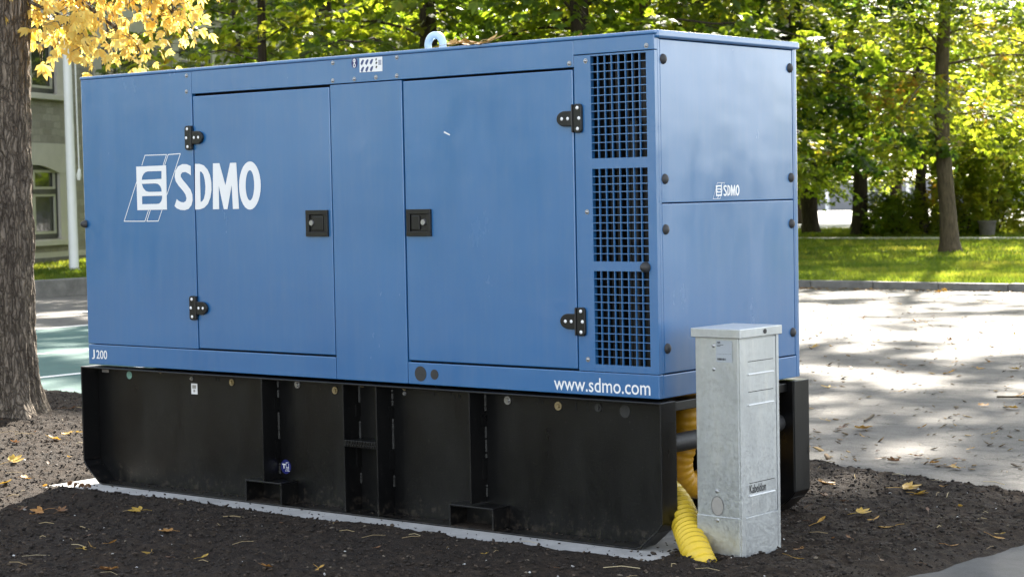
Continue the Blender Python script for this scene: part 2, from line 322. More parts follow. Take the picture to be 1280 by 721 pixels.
# trees: kind, x, y, scale, rotation, label, lean
TREES = [
 ('maple', -10.33, 30.29, 1.0, .6, 'stout straight tan trunk on the sunny lawn, nearest tree right of the generator'),
 ('lime', -19.0, 42.2, 1.0, 2.2, 'dark leaning trunk on the far lawn, between the pair of trunks and the shrubs', (0, .03)),
 ('lime', -21.5, 43.8, 1.05, 4.0, 'dark thick trunk just right of the generator, nearer of a close pair'),
 ('maple', -24.2, 48.2, 1.0, 1.0, 'thinner paler trunk of the close pair, standing just behind the thick one'),
 ('maple', -18.4, 44.5, .95, 5.0, 'pale trunk rising behind the low dark shrubs'),
 ('slim', -16.9, 42.0, 1.25, 3.3, 'slender dark young trunk beside the low dark shrubs'),
 ('maple', -12.9, 41.6, .95, 2.9, 'leaning dark trunk behind the big shrub at the right edge', (0, .10)),
 ('chestnut', -16.1, 20.7, .95, .4, 'chestnut with large green leaves behind the generator, left of the lifting eye'),
 ('chestnut', -13.3, 21.8, 1.0, 2.0, 'chestnut with large green leaves behind the generator, right of the lifting eye'),
 ('lime', -18.2, 27.6, 1.0, 5.1, 'green tree behind the middle of the generator roof'),
 ('maple', -14.3, 25.2, 1.0, 3.6, 'green tree with a few orange leaves behind the right half of the roof'),
 ('lime', -17.3, 31.3, 1.0, .9, 'green tree behind the front right roof corner'),
 ('lime', -19.1, 36.3, 1.05, 2.7, 'taller green tree behind the end panel of the generator'),
 ('dark', -13.9, 29.6, 1.0, 1.7, 'dark leaved tree hanging over the right rear roof corner'),
 ('slim', -21.2, 20.6, 1.1, .2, 'small tree with light leaves before the stone building, above the fixed panel'),
 ('slim', -18.5, 19.2, 1.2, 2.6, 'small thin tree with twin dark stems before the stone building'),
 ('chestnut', -25.6, 28.0, 1.0, 3.0, 'chestnut in front of the far part of the stone building'),
 ('lime', -27.0, 33.0, 1.0, 1.2, 'green tree close to the far end of the stone building'),
 ('tall', -3.0, 20.4, 1.0, 0., 'tall tree on the lawn just outside the right edge, shading the paving'),
 ('tall', 4.6, 21.0, 1.0, 2., 'tall tree further right on the lawn, shading the corner of the bed'),
 ('lime', -24.0, -13.0, 1.15, 0., 'green tree added for reflections behind the photographer, far left, facing the front of the generator'),  # unseen row of trees, added to darken what the front panels mirror
 ('lime', -18.5, -19.5, 1.2, 1., 'green tree added for reflections behind the photographer, second from the left'),
 ('maple', -12.0, -24.0, 1.15, 2., 'green tree added for reflections behind the photographer, third from the left'),
 ('lime', -5.0, -27.0, 1.2, 3., 'green tree added for reflections behind the photographer, fourth from the left'),
 ('maple', -29.0, -6.0, 1.1, 4., 'green tree added for reflections left of the near trunk, outside the left edge'),
 ('lime', -24.0, 51.0, .82, 2.5, 'low crowned green tree hidden behind the dark leaning trunk'),
 ('lime', -20.6, 50.0, .82, .5, 'low crowned green tree behind the slender trunk and shrubs'),
 ('maple', -28.6, 54.5, .8, 4.5, 'low crowned tree behind the close pair of trunks'),
 ('tall', -28.6, 33.0, 1.0, 4., 'tall tree added for shade before the far end of the stone building, its crown above the picture'),  # added to shade the lawn before the building
 ('dark', -33.5, 63.3, 1.1, 0., 'far dark tree beyond the lawn, left of the close pair of trunks'),
 ('lime', -30.5, 66.0, 1.0, 2., 'far green tree beyond the pale paving, behind the pair of trunks'),
 ('lime', -26.6, 58.6, 1.0, 4.2, 'far green tree on the pale paving behind the slender trunk'),
 ('maple', -27.5, 69.0, 1.1, .8, 'far yellow green tree seen past the stout tan trunk'),
 ('lime', -22.6, 58.6, 1.05, 5.5, 'far green tree behind the big shrub'),
 ('lime', -20.8, 62.2, 1.0, 3.1, 'far green tree at the right edge beyond the paving'),
 ('dark', -32.8, 57.4, 1.1, 2.4, 'far dark tree showing over the end panel of the generator'),
 ('lime', -31.9, 51.7, 1.1, 1.1, 'far green tree showing over the front right roof corner'),
 ('lime', -31.3, 47.0, 1.1, 3.9, 'far green tree showing over the grilles'),
 ('dark', -30.5, 42.5, 1.1, .5, 'far dark tree showing over the right door'),
]
SHRUBS = [
 ('bush', -25.5, -9.5, (2.2, 2.2, 2.2), 0., 'tall dark shrub added for reflections behind the photographer, far left'),  # unseen shrubs added between those trees to block sky in the front's reflection
 ('bush', -21.0, -16.2, (2.2, 2.2, 2.3), 1., 'tall dark shrub added for reflections behind the photographer between the first two trees'),
 ('bush', -15.2, -21.7, (2.3, 2.3, 2.1), 2., 'tall dark shrub added for reflections behind the photographer between the second and third trees'),
 ('bush', -8.5, -25.5, (2.3, 2.3, 2.2), 3., 'tall dark shrub added for reflections behind the photographer between the third and fourth trees'),
 ('bush', -28.5, -2.0, (2.2, 2.2, 2.2), 4., 'tall dark shrub added for reflections left of the near trunk, outside the left edge'),
 ('bush', -1.5, -28.5, (2.2, 2.2, 2.2), 5., 'tall dark shrub added for reflections behind the photographer right of the fourth tree'),
 ('bush', 27, 46.7, (1.75, 1.75, 1.75), 0, 'tall dark shrub added for reflections far outside the right edge of the lawn, first of its row'),  # unseen row, added as a dark band mirrored in the end panel
 ('bush', 29.5, 45.4, (1.75, 1.75, 1.75), 1, 'tall dark shrub added for reflections far outside the right edge of the lawn, second of its row'),
 ('bush', 32, 44, (1.75, 1.75, 1.75), 2, 'tall dark shrub added for reflections far outside the right edge of the lawn, middle of its row'),
 ('bush', 34.3, 42.4, (1.75, 1.75, 1.75), 3, 'tall dark shrub added for reflections far outside the right edge of the lawn, fourth of its row'),
 ('bush', 36.5, 41, (1.75, 1.75, 1.75), 4, 'tall dark shrub added for reflections far outside the right edge of the lawn, last of its row'),
 ('bush', -15.6, 43.4, (1.15, 1.15, 1.35), .3, 'big dark green shrub beside the litter bin'),
 ('lightbush', -14.2, 44.3, (1.0, 1.0, 1.15), 1.3, 'light green shrub at the right edge behind the litter bin'),
 ('bush', -17.4, 41.6, (.85, .85, .62), 2., 'low dark shrub left of the stout tan trunk'),
 ('bush', -18.3, 42.6, (.75, .75, .55), 4., 'low spreading dark shrub at the foot of the slender trunk'),
 ('bush', -15.9, 42.3, (.8, .8, .8), 5., 'dark shrub just right of the stout tan trunk'),
 ('lightbush', -23.9, 24.6, (1.0, 1.0, 1.35), 0., 'green shrub against the stone wall, behind the left door'),
 ('lightbush', -26.2, 23.3, (.8, .8, 1.15), 1., 'green shrub against the stone wall right of the flagpole'),
]
# fallen leaves on the mulch: x, y, mesh, scale
LEAF_SPOTS = [(1.83, -1.17, 0, 1.1), (1.56, -0.84, 0, 0.9), (0.99, -0.52, 0, 1), (0.65, -0.71, 4, 1), (0.56, -0.74, 0, 1.1), (1.48, -1.2, 2, 1), (1.55, -1.29, 5, 0.9), (1.94, -1.51, 4, 1), (1.53, -1.15, 2, 1), (1.96, -1.48, 0, 0.9), (1.99, -1.21, 3, 0.9), (2.11, -1.16, 2, 0.8), (0.39, -0.43, 3, 0.9), (1.3, -1.08, 3, 0.7), (2.5, -1.17, 0, 0.8), (1.85, -0.47, 3, 1), (2.68, -1.08, 5, 1), (2.02, -0.31, 3, 0.8), (0.41, -0.75, 4, 1), (-0.37, -0.14, 0, 1.1), (-0.01, -0.3, 2, 1), (-0.8, 0.1, 0, 1.3), (-1.41, 0.86, 0, 1.3), (-1.53, 1.05, 0, 1), (-1.55, 1.12, 1, 1), (-0.63, 0.21, 3, 1), (-1.5, 0.64, 4, 1), (-1.87, 1.07, 3, 1), (-0.79, 0.48, 2, 0.9), (-0.23, -0.37, 0, 1), (-2.38, 1.48, 2, 1.1), (-2.64, 1.85, 3, 1.2), (-2.57, 1.89, 4, 1), (2.98, -0.46, 5, 0.8), (2.76, -0.5, 3, 0.7), (2.55, -0.63, 3, 0.7), (3.39, -0.51, 3, 0.8), (3.18, 1.83, 0, 1.2), (3.24, 2.02, 2, 1.2), (3.61, 1.81, 0, 1.5), (3.71, 1.74, 0, 1.2), (4.03, 1.54, 2, 1), (3.79, 1.07, 0, 1), (3.74, 0.8, 2, 1), (4.05, 0.88, 2, 1.1), (4.38, 0.72, 2, 1), (4.04, 0.55, 3, 0.8), (3.89, 1.01, 5, 1), (3.99, 1.31, 3, 1), (3.49, 1.12, 3, 1), (3.67, 0.87, 3, 0.9), (3.94, 0.57, 3, 0.8), (4.43, 1.01, 2, 1), (4.44, 1.06, 5, 0.8), (4.02, 0.13, 2, 0.9), (4.3, 0.31, 3, 1), (3.96, 0.29, 5, 0.8), (3.54, 1.41, 3, 1), (3.71, 2.02, 2, 1), (3.92, 1.92, 3, 1), (3.41, 1.46, 4, 1), (4.42, 0.39, 3, 0.8)]

# ================================================================ GENERATOR
ZB = .64                     # canopy underside above the paving
LX, WY, HZ = 3.508, 1.067, 1.433
S= [[(0.808, 1.6216), (0.7799, 1.6312), (0.7487, 1.6326), (0.7169, 1.6225), (0.6963, 1.602), (0.6906, 1.5751), (0.6978, 1.5509), (0.7176, 1.5295), (0.748, 1.505), (0.7651, 1.4868), (0.7715, 1.4688), (0.7656, 1.4551), (0.7502, 1.4493), (0.7323, 1.4513), (0.7146, 1.4575), (0.7015, 1.4667), (0.6838, 1.4326), (0.6996, 1.4216), (0.7263, 1.4135), (0.7576, 1.412), (0.7846, 1.4178), (0.8058, 1.4355), (0.8148, 1.4592), (0.8141, 1.4861), (0.8017, 1.5102), (0.776, 1.5345), (0.7501, 1.5559), (0.7355, 1.5712), (0.7351, 1.5832), (0.7471, 1.5931), (0.7695, 1.5944), (0.7915, 1.5862), (0.8071, 1.5775)]]
D= [[(0.8368, 1.6316), (0.8685, 1.6308), (0.899, 1.623), (0.9245, 1.6028), (0.9409, 1.5759), (0.9491, 1.5403), (0.9485, 1.5048), (0.9393, 1.4695), (0.9207, 1.4401), (0.8954, 1.4226), (0.8643, 1.4152), (0.8298, 1.4143)], [(0.8706, 1.594), (0.8802, 1.5932), (0.8946, 1.5798), (0.9032, 1.553), (0.9063, 1.5203), (0.9024, 1.4878), (0.8927, 1.4642), (0.8808, 1.4524), (0.8701, 1.4508)]]
M_= [[(0.9631, 1.6309), (1.0081, 1.6309), (1.0455, 1.5267), (1.0812, 1.6303), (1.1239, 1.6304), (1.1344, 1.4148), (1.0926, 1.4141), (1.0883, 1.526), (1.0557, 1.4139), (1.0299, 1.4141), (0.9997, 1.5246), (0.998, 1.4144), (0.9546, 1.4143)]]
O= [[(1.2847, 1.5208), (1.2819, 1.496), (1.2757, 1.4725), (1.2663, 1.4515), (1.2541, 1.434), (1.2399, 1.4208), (1.2241, 1.4127), (1.2078, 1.41), (1.1916, 1.413), (1.1764, 1.4215), (1.1629, 1.435), (1.1519, 1.453), (1.144, 1.4744), (1.1394, 1.4983), (1.1385, 1.5233), (1.1413, 1.5483), (1.1477, 1.572), (1.1572, 1.5931), (1.1695, 1.6106), (1.184, 1.6236), (1.1998, 1.6315), (1.2161, 1.6339), (1.2322, 1.6307), (1.2473, 1.622), (1.2606, 1.6084), (1.2714, 1.5905), (1.2793, 1.5692), (1.2838, 1.5456)], [(1.2405, 1.5227), (1.2392, 1.5071), (1.2365, 1.4924), (1.2327, 1.4791), (1.2277, 1.4681), (1.222, 1.4598), (1.2158, 1.4547), (1.2094, 1.453), (1.2031, 1.4548), (1.1972, 1.4601), (1.1921, 1.4686), (1.188, 1.4798), (1.1851, 1.4932), (1.1835, 1.5081), (1.1834, 1.5237), (1.1847, 1.5393), (1.1874, 1.5542), (1.1913, 1.5674), (1.1962, 1.5784), (1.202, 1.5867), (1.2082, 1.5917), (1.2146, 1.5933), (1.2209, 1.5914), (1.2267, 1.5861), (1.2318, 1.5777), (1.2359, 1.5665), (1.2388, 1.5531), (1.2404, 1.5383)]]
Q= [[(0.4098, 1.6286), (0.6313, 1.6294), (0.6287, 1.4163), (0.4098, 1.4154)], [(0.4489, 1.5629), (0.4523, 1.5769), (0.4642, 1.5919), (0.4803, 1.6007), (0.4971, 1.6034), (0.5965, 1.603), (0.5949, 1.565)], [(0.4481, 1.5434), (0.5454, 1.5441), (0.5682, 1.5412), (0.5842, 1.53), (0.5919, 1.5166), (0.5932, 1.5033), (0.4975, 1.5035), (0.4764, 1.5087), (0.4584, 1.5237)], [(0.4483, 1.4835), (0.596, 1.4838), (0.5944, 1.4681), (0.5865, 1.4549), (0.5733, 1.446), (0.5549, 1.4444), (0.4475, 1.4444)]]
L= [((0.3065, 1.362), (0.4083, 1.5527)), ((0.4521, 1.6349), (0.4773, 1.6818)), ((0.4773, 1.6818), (0.6353, 1.6811)), ((0.6353, 1.6811), (0.6086, 1.6299)), ((0.6471, 1.6808), (0.7356, 1.6832)), ((0.6471, 1.6808), (0.6195, 1.6297)), ((0.7356, 1.6832), (0.6309, 1.4888)), ((0.5922, 1.4154), (0.5624, 1.3617)), ((0.4774, 1.361), (0.5624, 1.3617)), ((0.4774, 1.361), (0.5057, 1.4145)), ((0.3065, 1.362), (0.4635, 1.3611)), ((0.4635, 1.3611), (0.4918, 1.4146))]
gen = thing('generator_set', 'long blue generator in a closed canopy on a black skid tank and concrete pad', 'generator', (1.75, .53, .04))
F = lambda y: (lambda a, b: (a, y, b))             # 2D (X, Z) onto the front plane
def front(name, parent, mat, boxes, bevel=.003, y0=0., y1=.028):
    mb = MB()
    for b in boxes: mb.box(b[0], b[1], y0 if len(b) < 5 else b[4], y1, ZB+b[2], ZB+b[3])
    return obj(name, mb, mat, parent, bevel)
core = obj('enclosure_core', MB().box(.02, 3.10, .06, 1.03, ZB+.01, ZB+1.41).box(3.1, 3.47, .16, 1.03, ZB+.02, ZB+1.41), 'dark', gen)
left_panel = front('fixed_panel', gen, 'blue', [(0, .8235, .107, HZ-.003)])
centre_post = front('centre_post', gen, 'blue', [(1.744, 2.1745, .004, 1.3195)])
front('lower_rail', gen, 'blue', [(0, 1.7405, .004, .1035)]); rail = front('lower_rail', gen, 'blue', [(2.178, LX-.001, .004, .0985)])
top_band = front('top_band', gen, 'blue', [(.8265, 3.1110, 1.3235, HZ-.003), (3.1112, LX-.001, 1.372, HZ-.003)], .002)
door_a = front('door', gen, 'blue', [(.8315, 1.7375, .1115, 1.312)], .004, .001, .03)
door_b = front('door', gen, 'blue', [(2.183, 3.1045, .1065, 1.3145)], .004, .001, .03)
# grille panel: a frame with three openings
OP = [(.955, 1.362), (.5435, .9135), (.130, .505)]; GX0, GX1 = 3.1955, 3.4665
mb = MB(); y1 = .02
mb.box(3.1135, GX0, 0, y1, ZB+.1015, ZB+1.3685).box(GX1, LX-.001, 0, y1, ZB+.1015, ZB+1.3685)
zz = [1.3685] + [z for a, b in OP for z in (b, a)] + [.1015]
for k in range(0, 8, 2): mb.box(GX0+.0001, GX1-.0001, .0004, y1-.0005, ZB+zz[k+1], ZB+zz[k])
grille_panel = obj('grille_panel', mb, 'blue', gen)
for (a, b), rows in zip(OP, (13, 12, 12)):
    mb = MB()
    for i in range(1, 8): x = GX0 + (GX1-GX0)*i/8; mb.box(x-.0018, x+.0018, .001, .010, ZB+a, ZB+b)
    for j in range(1, rows): z = ZB + a + (b-a)*j/rows; mb.box(GX0, GX1, .0022, .009, z-.0018, z+.0018)
    obj('grille', mb, 'blue', gen)
mb = MB()
for i in range(9): mb.box(3.19+i*.033, 3.19+i*.033+.017, .085 + .02*(i in (3, 4, 5)), .13, ZB+.1, ZB+1.38)
for z in (.42, .9): mb.cyl((3.36, .07, ZB+z-.3), (0, 0, 1), .022, .5, 14)
obj('radiator_core', mb, 'radiator', gen)
# rear, left end, end (right) and roof
obj('rear_panel', MB().box(0, LX, 1.04, WY, ZB+.004, ZB+HZ-.003), 'blue', gen, .004)
obj('side_panel', MB().box(0, .02, .0285, 1.0395, ZB+.004, ZB+HZ-.003), 'blue', gen, .002)
X0, X1 = LX-.03, LX
obj('corner_post', MB().box(LX-.024, X1, .0205, .0345, ZB+.1015, ZB+1.4145), 'blue', gen, .001)
obj('corner_post', MB().box(LX-.03, X1, 1.0325, 1.0395, ZB+.1015, ZB+1.4145), 'blue', gen, .001)
end_up = obj('end_panel', MB().box(X0, X1-.001, .0375, 1.0300, ZB+.7735, ZB+1.4135), 'blue', gen, .003)
end_lo = obj('end_panel', MB().box(X0, X1-.001, .0375, 1.0300, ZB+.1015, ZB+.7695), 'blue', gen, .003)
obj('lower_rail', MB().box(X0, X1-.0005, .0285, 1.0395, ZB+.004, ZB+.0965), 'blue', gen, .003)
obj('roof_panel', MB().box(-.004, LX+.010, -.004, WY+.004, ZB+HZ-.0025, ZB+HZ+.014), 'blue', gen, .006, 3)
obj('roof_lip', MB().box(LX-.02, LX+.015, .004, WY+.006, ZB+1.4165, ZB+HZ+.0155), 'blue', gen, .009, 3)
# bolts
def screw(parent, x, z, r=.0088): obj('screw', MB().cyl((x, .001, ZB+z), (0, -1, 0), r*1.15, .002, 14).cyl((x, -.001, ZB+z), (0, -1, 0), r*.8, .006, 12, dome=1), 'silver', parent)
for x, z in ((.793, 1.412), (.79, 1.337)): screw(left_panel, x, z)
for x, z in ((1.766, 1.417), (1.763, 1.339), (1.896, 1.339), (2.026, 1.34), (2.149, 1.34), (2.152, 1.419), (3.09, 1.34), (3.47, 1.388)): screw(top_band, x, z)
for x, z in ((3.167, .742), (3.159, .148), (3.172, 1.345)): screw(grille_panel, x, z, .009)
def capbolt(parent, y, z): obj('bolt_cap', MB().cyl((LX-.001, y, ZB+z), (1, 0, 0), .021, .013, 18, dome=1), 'rubber', parent)
for y in (.047, 1.0):
    for z in (1.336, .867): capbolt(end_up, y+.012, z)
    for z in (.669, .2): capbolt(end_lo, y+.012, z)
obj('bumper', MB().cyl((3.452, 0, ZB+.522), (0, -1, 0), .022, .03, 18, dome=1), 'rubber', grille_panel)
obj('bumper', MB().cyl((.012, 0, ZB+.71), (-.45, -.9, 0), .02, .03, 18, dome=1), 'rubber', left_panel)
for x, r in ((2.251, .033), (2.331, .022)): obj('rubber_plug', MB().cyl((x, .001, ZB+.051), (0, -1, 0), r, .003, 26), 'rubber', rail)
# hinges
def rrect(x0, x1, z0, z1, r, n=5):
    pts = []
    for cx, cz, a in ((x1-r, z1-r, 0), (x0+r, z1-r, 90), (x0+r, z0+r, 180), (x1-r, z0+r, 270)):
        pts += [(cx+r*math.cos(R(a+90*k/n)), cz+r*math.sin(R(a+90*k/n))) for k in range(n+1)]
    return pts
def hinge(door, xs, z, s):
    z += ZB; fy = lambda x, w, d: (x, d, w)
    leaf = rrect(-.046, -.004, -.058, .058, .014); tongue = [(.004, -.031), (.004, .031), (.03, .031)] + [(.04+.040*math.cos(a), .031*math.sin(a)) for a in np.linspace(R(85), R(-85), 14)] + [(.03, -.031)]
    mp = lambda l: [(xs+s*x, z+w) for x, w in (l if s > 0 else l[::-1])]
    mb = MB().prism(mp(leaf), fy, .0005, -.013).prism(mp(tongue), fy, -.001, -.014).box(xs-.0035, xs+.0035, -.017, -.0005, z-.057, z+.057)
    h = obj('hinge', mb, 'plastic', gen, .003)
    for x, w in ((-.026, .042), (-.034, 0), (-.026, -.042), (.022, 0), (.052, 0)):
        obj('hinge_screw', MB().cyl((xs+s*x, -.0125, z+w), (0, -1, 0), .0078, .004, 12, dome=1), 'white', h)
for z in (1.116, .3045): hinge(door_a, .827, z, 1)
for z in (1.118, .3): hinge(door_b, 3.109, z, -1)
def latch(door, x0, x1, z0, z1, key):
    z0 += ZB; z1 += ZB; fy = lambda x, w, d: (x, d, w)
    mb = MB(); t = .021
    mb.box(x0, x1, -.011, .002, z1-t, z1).box(x0, x1, -.011, .002, z0, z0+t).box(x0, x0+t, -.0105, .002, z0+t, z1-t).box(x1-t, x1, -.0105, .002, z0+t, z1-t)
    mb.box(x0+t, x1-t, -.002, .0015, z0+t, z1-t)
    l = obj('latch', mb, 'plastic', gen, .004)
    w = x1-x0-2*t; p0 = x0+t+.006+(0.014 if key < 0 else 0); p1 = x1-t-.006-(0.036 if key > 0 else 0)
    obj('paddle', MB().box(p0, p1, -.0085, -.0022, z0+t+.006, z1-t-.006), 'plastic', l, .003)
    kx = x0+t+.017 if key < 0 else x1-t-.019
    obj('lock_cylinder', MB().cyl((kx, -.002, (z0+z1)/2+.002), (0, -1, 0), .0145, .012, 18, .012), 'silver', l, .001)
latch(door_a, 1.580, 1.717, .645, .764, -1); latch(door_b, 2.194, 2.333, .646, .762, 1)
obj('mark', MB().sheet([[(2.412, ZB+1.085), (2.445, ZB+1.072), (2.448, ZB+1.077), (2.415, ZB+1.092)]], F(-.0004)), 'white', door_b)
# lettering and emblem
emb = MB().sheet(Q, F(-.0016))
def stroke(mb, a, b, w, fn):
    a = Vector(a); b = Vector(b); d = (b-a).normalized(); n = Vector((-d.y, d.x))*w/2; a = a-d*w*.4; b = b+d*w*.4
    mb.add([fn(*q) for q in (a-n, b-n, b+n, a+n)], [(0, 1, 2, 3)])
for k, (a, b) in enumerate(L): stroke(emb, a, b, .0042, F(-.0008-.00004*k))
obj('emblem', emb, 'white', left_panel); obj('lettering', MB().sheet(S, F(-.0016)), 'white', left_panel)
dm = MB()
for l in (D, M_, O): dm.sheet(l, F(-.0006))
obj('lettering', dm, 'white', door_a)
cy, cz, k = .399, ZB+.784, .2035
E_ = lambda d: (lambda a, b: (LX+d, cy+(a-.305)*k, cz+(b-ZB-.72)*k))
e2 = MB().sheet(Q, E_(.0006))
for j, (a, b) in enumerate(L): stroke(e2, a, b, .0075, E_(.0002+.00002*j))
for l in (S, D, M_, O): e2.sheet(l, E_(.0006))
obj('emblem', e2, 'white', end_up)
obj('lettering', text_mesh('J', 'lettering', F(-.0012), .027, .050, ZB+.030, ZB+.078, .012), 'white', left_panel.parent)
obj('lettering', text_mesh('200', 'lettering', F(-.0012), .062, .146, ZB+.032, ZB+.076, .012), 'white', left_panel.parent)
obj('lettering', text_mesh('www.sdmo.com', 'lettering', F(-.0012), 2.983, 3.464, ZB+.0165, ZB+.075, .006), 'white', rail)
# stickers on the top band
st = obj('sticker', MB().sheet([[(1.929, ZB+1.366), (2.066, ZB+1.3645), (2.067, ZB+1.4275), (1.930, ZB+1.4285)]], F(-.0008)), 'white', gen)
ik = MB(); ik2 = MB()
for r_ in (0, 1):
    for c_ in (0, 1, 2):
        x = 1.947+c_*.0275; z = ZB+1.409-r_*.031
        ik.sheet([[(x-.011, z-.006), (x-.003, z-.013), (x+.004, z-.005), (x+.011, z+.009), (x+.004, z+.0125), (x-.006, z+.005)]], F(-.0013))
for z, w in ((1.417, .007), (1.402, .009), (1.384, .008)): ik2.sheet([[(2.026, ZB+z-.004), (2.031, ZB+z-.006), (2.026+w*1.3, ZB+z+.001), (2.026+w, ZB+z+.006), (2.027, ZB+z+.004)]], F(-.0013))
for k in range(5): ik.box(2.043, 2.060, -.0013, -.0009, ZB+1.393+k*.0045, ZB+1.3955+k*.0045)
obj('sticker_print', ik, 'printblue', st); obj('sticker_print', ik2, 'ink', st)
circ = lambda x, z, r, s=1., n=28: [(x+r*math.cos(2*math.pi*i/n), z+s*r*math.sin(2*math.pi*i/n)) for i in range(n)]
sb = obj('sticker', MB().sheet([circ(1.899, ZB+1.4095, .0185, 1.28)], F(-.0008)), 'navy', gen)
obj('sticker_print', MB().sheet([circ(1.8985, ZB+1.420, .0085, 1., 16), circ(1.8985, ZB+1.420, .0055, 1., 16)], F(-.0013)).box(1.8965, 1.9005, -.0014, -.001, ZB+1.405, ZB+1.427)
    .sheet([circ(1.8985, ZB+1.398, .0085, 1.1, 16), circ(1.8985, ZB+1.398, .0045, 1.2, 16)], F(-.0013)), 'white', sb)
# lifting eye on the roof
def ring(c, r0, r1, t, n=32):
    mb = MB(); vs = []; fs = []
    prof = [(r0, -t*.6), (r0+.006, -t), (r1-.008, -t), (r1, -t*.5), (r1, t*.5), (r1-.008, t), (r0+.006, t), (r0, t*.6)]; k = len(prof)
    for i in range(n):
        a = 2*math.pi*i/n
        vs += [(c[0]+q*math.cos(a), c[1]+w, c[2]+q*math.sin(a)) for q, w in prof]
    fs = [(i*k+j, i*k+(j+1) % k, ((i+1) % n)*k+(j+1) % k, ((i+1) % n)*k+j) for i in range(n) for j in range(k)]
    return mb.add(vs, fs, True)
le = ring((1.911, .53, ZB+1.512), .030, .0625, .013); le.box(1.865, 1.957, .5, .56, ZB+HZ+.0145, ZB+1.462)
obj('lifting_eye', le, 'eye', gen)

# ---- skid tank
sk = obj('base_tank', MB().box(.30, 3.0, .09, .965, .05, .60), 'black', gen)
def strip(loop, t, y0, y1, mb):       # bent plate following an open outline, extruded along Y
    pts = [Vector((x, 0, z)) for x, z in loop]; off = []
    for i, p in enumerate(pts):
        a = (pts[i]-pts[i-1]).normalized() if i else (pts[1]-pts[0]).normalized(); b = (pts[i+1]-pts[i]).normalized() if i < len(pts)-1 else a
        n = (Vector((-a.z, 0, a.x)) + Vector((-b.z, 0, b.x))).normalized(); off.append(p + n*t/max(.5, n.dot(Vector((-a.z, 0, a.x)))))
    n = len(pts); vs = [(p.x, y, p.z) for y in (y0, y1) for p in pts+off]
    for i in range(n-1):
        q = [i, i+1, n+i+1, n+i]; mb.add([vs[j] for j in q]+[vs[j+2*n] for j in q], [(0, 1, 2, 3), (7, 6, 5, 4), (0, 4, 5, 1), (1, 5, 6, 2), (2, 6, 7, 3), (3, 7, 4, 0)])
    return mb
TL, TR = -.031, 3.531
outline = [(TL, .632), (TL, .152), (TL+.022, .122), (.085, .048), (.115, .041), (3.395, .041), (3.425, .05), (TR-.022, .122), (TR, .152), (TR, .632)]
for name, y0, y1, yw in (('side_frame', -.03, .075, .075), ('side_frame', .98, 1.102, .972)):
    mb = strip(outline, .008, y0, y1, MB())
    mb.box(TL+.0085, TR-.0085, y0+.001, y1, .624, .632)
    o = obj(name, mb, 'black', gen, .0025)
    web = [(TL+.004, .628), (TL+.004, .1535), (TL+.0255, .1245), (.0865, .052), (.1155, .0455), (3.3945, .0455), (3.4235, .0545), (TR-.0255, .1245), (TR-.004, .1535), (TR-.004, .628)]
    obj('side_plate', MB().prism(web, lambda x, z, d: (x, d, z), yw+.008, yw), 'black', o)
    if y0 > 0: continue
    sf = o
for x, zb in ((1.282, .151), (1.805, .051), (2.007, .051), (2.545, .151)):
    obj('stiffener', MB().box(x-.004, x+.004, -.0285, .0745, zb, .6235), 'black', sf, .0015)
    mb = MB()
    for za, zb2 in (((.475, .53)), ((.25, .335))): mb.box(x+.0042, x+.012, .045, .0744, za, zb2)
    rr = random.Random(int(x*100)); z = .17
    for k in range(70):
        z += rr.uniform(.004, .01)
        if z > .615: break
        if .22 < z < .34 or .47 < z < .535 or rr.random() < .1: continue
        mb.cyl((x+.006, .073, z), (.7, -.7, 0), .005, .003, 7)
    obj('weld_bead', mb, 'black', sf)
for x0, x1, z1 in ((1.161, 1.403, .151), (2.425, 2.671, .144)):
    mb = MB(); t = .008; y0, y1 = -.034, .0745
    mb.box(x0, x1, y0, y1, z1-t, z1).box(x0, x0+t, y0+.0005, y1, .0495, z1-t).box(x1-t, x1, y0+.0005, y1, .0495, z1-t)
    obj('forklift_pocket', mb, 'black', gen, .0025)
    obj('pocket_floor_dirt', MB().box(x0+t+.001, x1-t-.001, -.028, .074, .0495, .0525), 'mulch', sf)
mb = MB().box(1.8095, 2.0025, -.026, .06, .372, .378).box(1.8095, 2.0025, -.029, -.0255, .348, .3785)
for i in range(12): mb.box(1.813+i*.0158, 1.813+i*.0158+.009, -.0325, -.029, .3505, .3605, None); mb.box(1.819+i*.0158, 1.819+i*.0158+.009, -.0325, -.029, .3625, .3765)
obj('step_tread', mb, 'black', gen, .001)
# bolts and stickers on the side plate
def wbolt(x, z, m, r): obj('tank_bolt', MB().cyl((x, .0748, z), (0, -1, 0), r, .004, 16).cyl((x, .071, z), (0, -1, 0), r*.55, .007, 6), m, sf)
for x, z, m, r in ((.461, .618, 'brass', .010), (.696, .619, 'brass', .009), (.689, .593, 'silver', .010), (.973, .588, 'brass', .016), (1.417, .598, 'silver', .017), (1.659, .583, 'brass', .017),
                   (2.087, .612, 'brass', .009), (2.087, .590, 'silver', .009), (1.83, .618, 'brass', .014), (2.675, .590, 'silver', .018), (2.945, .581, 'brass', .018), (3.151, .585, 'rubber', .017)): wbolt(x, z, m, r)
obj('blanking_disc', MB().cyl((3.285, .0748, .578), (0, -1, 0), .026, .002, 22), 'rubber', sf)
obj('painted_hole', MB().cyl((.222, .0748, .590), (0, -1, 0), .02, .0015, 20), 'hole_view', sf)  # an open hole; the court colour beyond it is painted on a disc
for x, z in ((.86, .598), (.88, .598), (2.257, .597), (2.354, .602), (2.376, .589), (2.404, .594), (2.844, .599), (2.861, .592), (3.036, .596), (3.094, .596), (3.036, .576), (3.094, .576)):
    obj('slot', MB().box(x-.004, x+.004, .0735, .0748, z-.009, z+.009), 'dark', sf)
obj('rating_plate', MB().box(.010, .062, .0735, .0748, .596, .616), 'plate', sf)
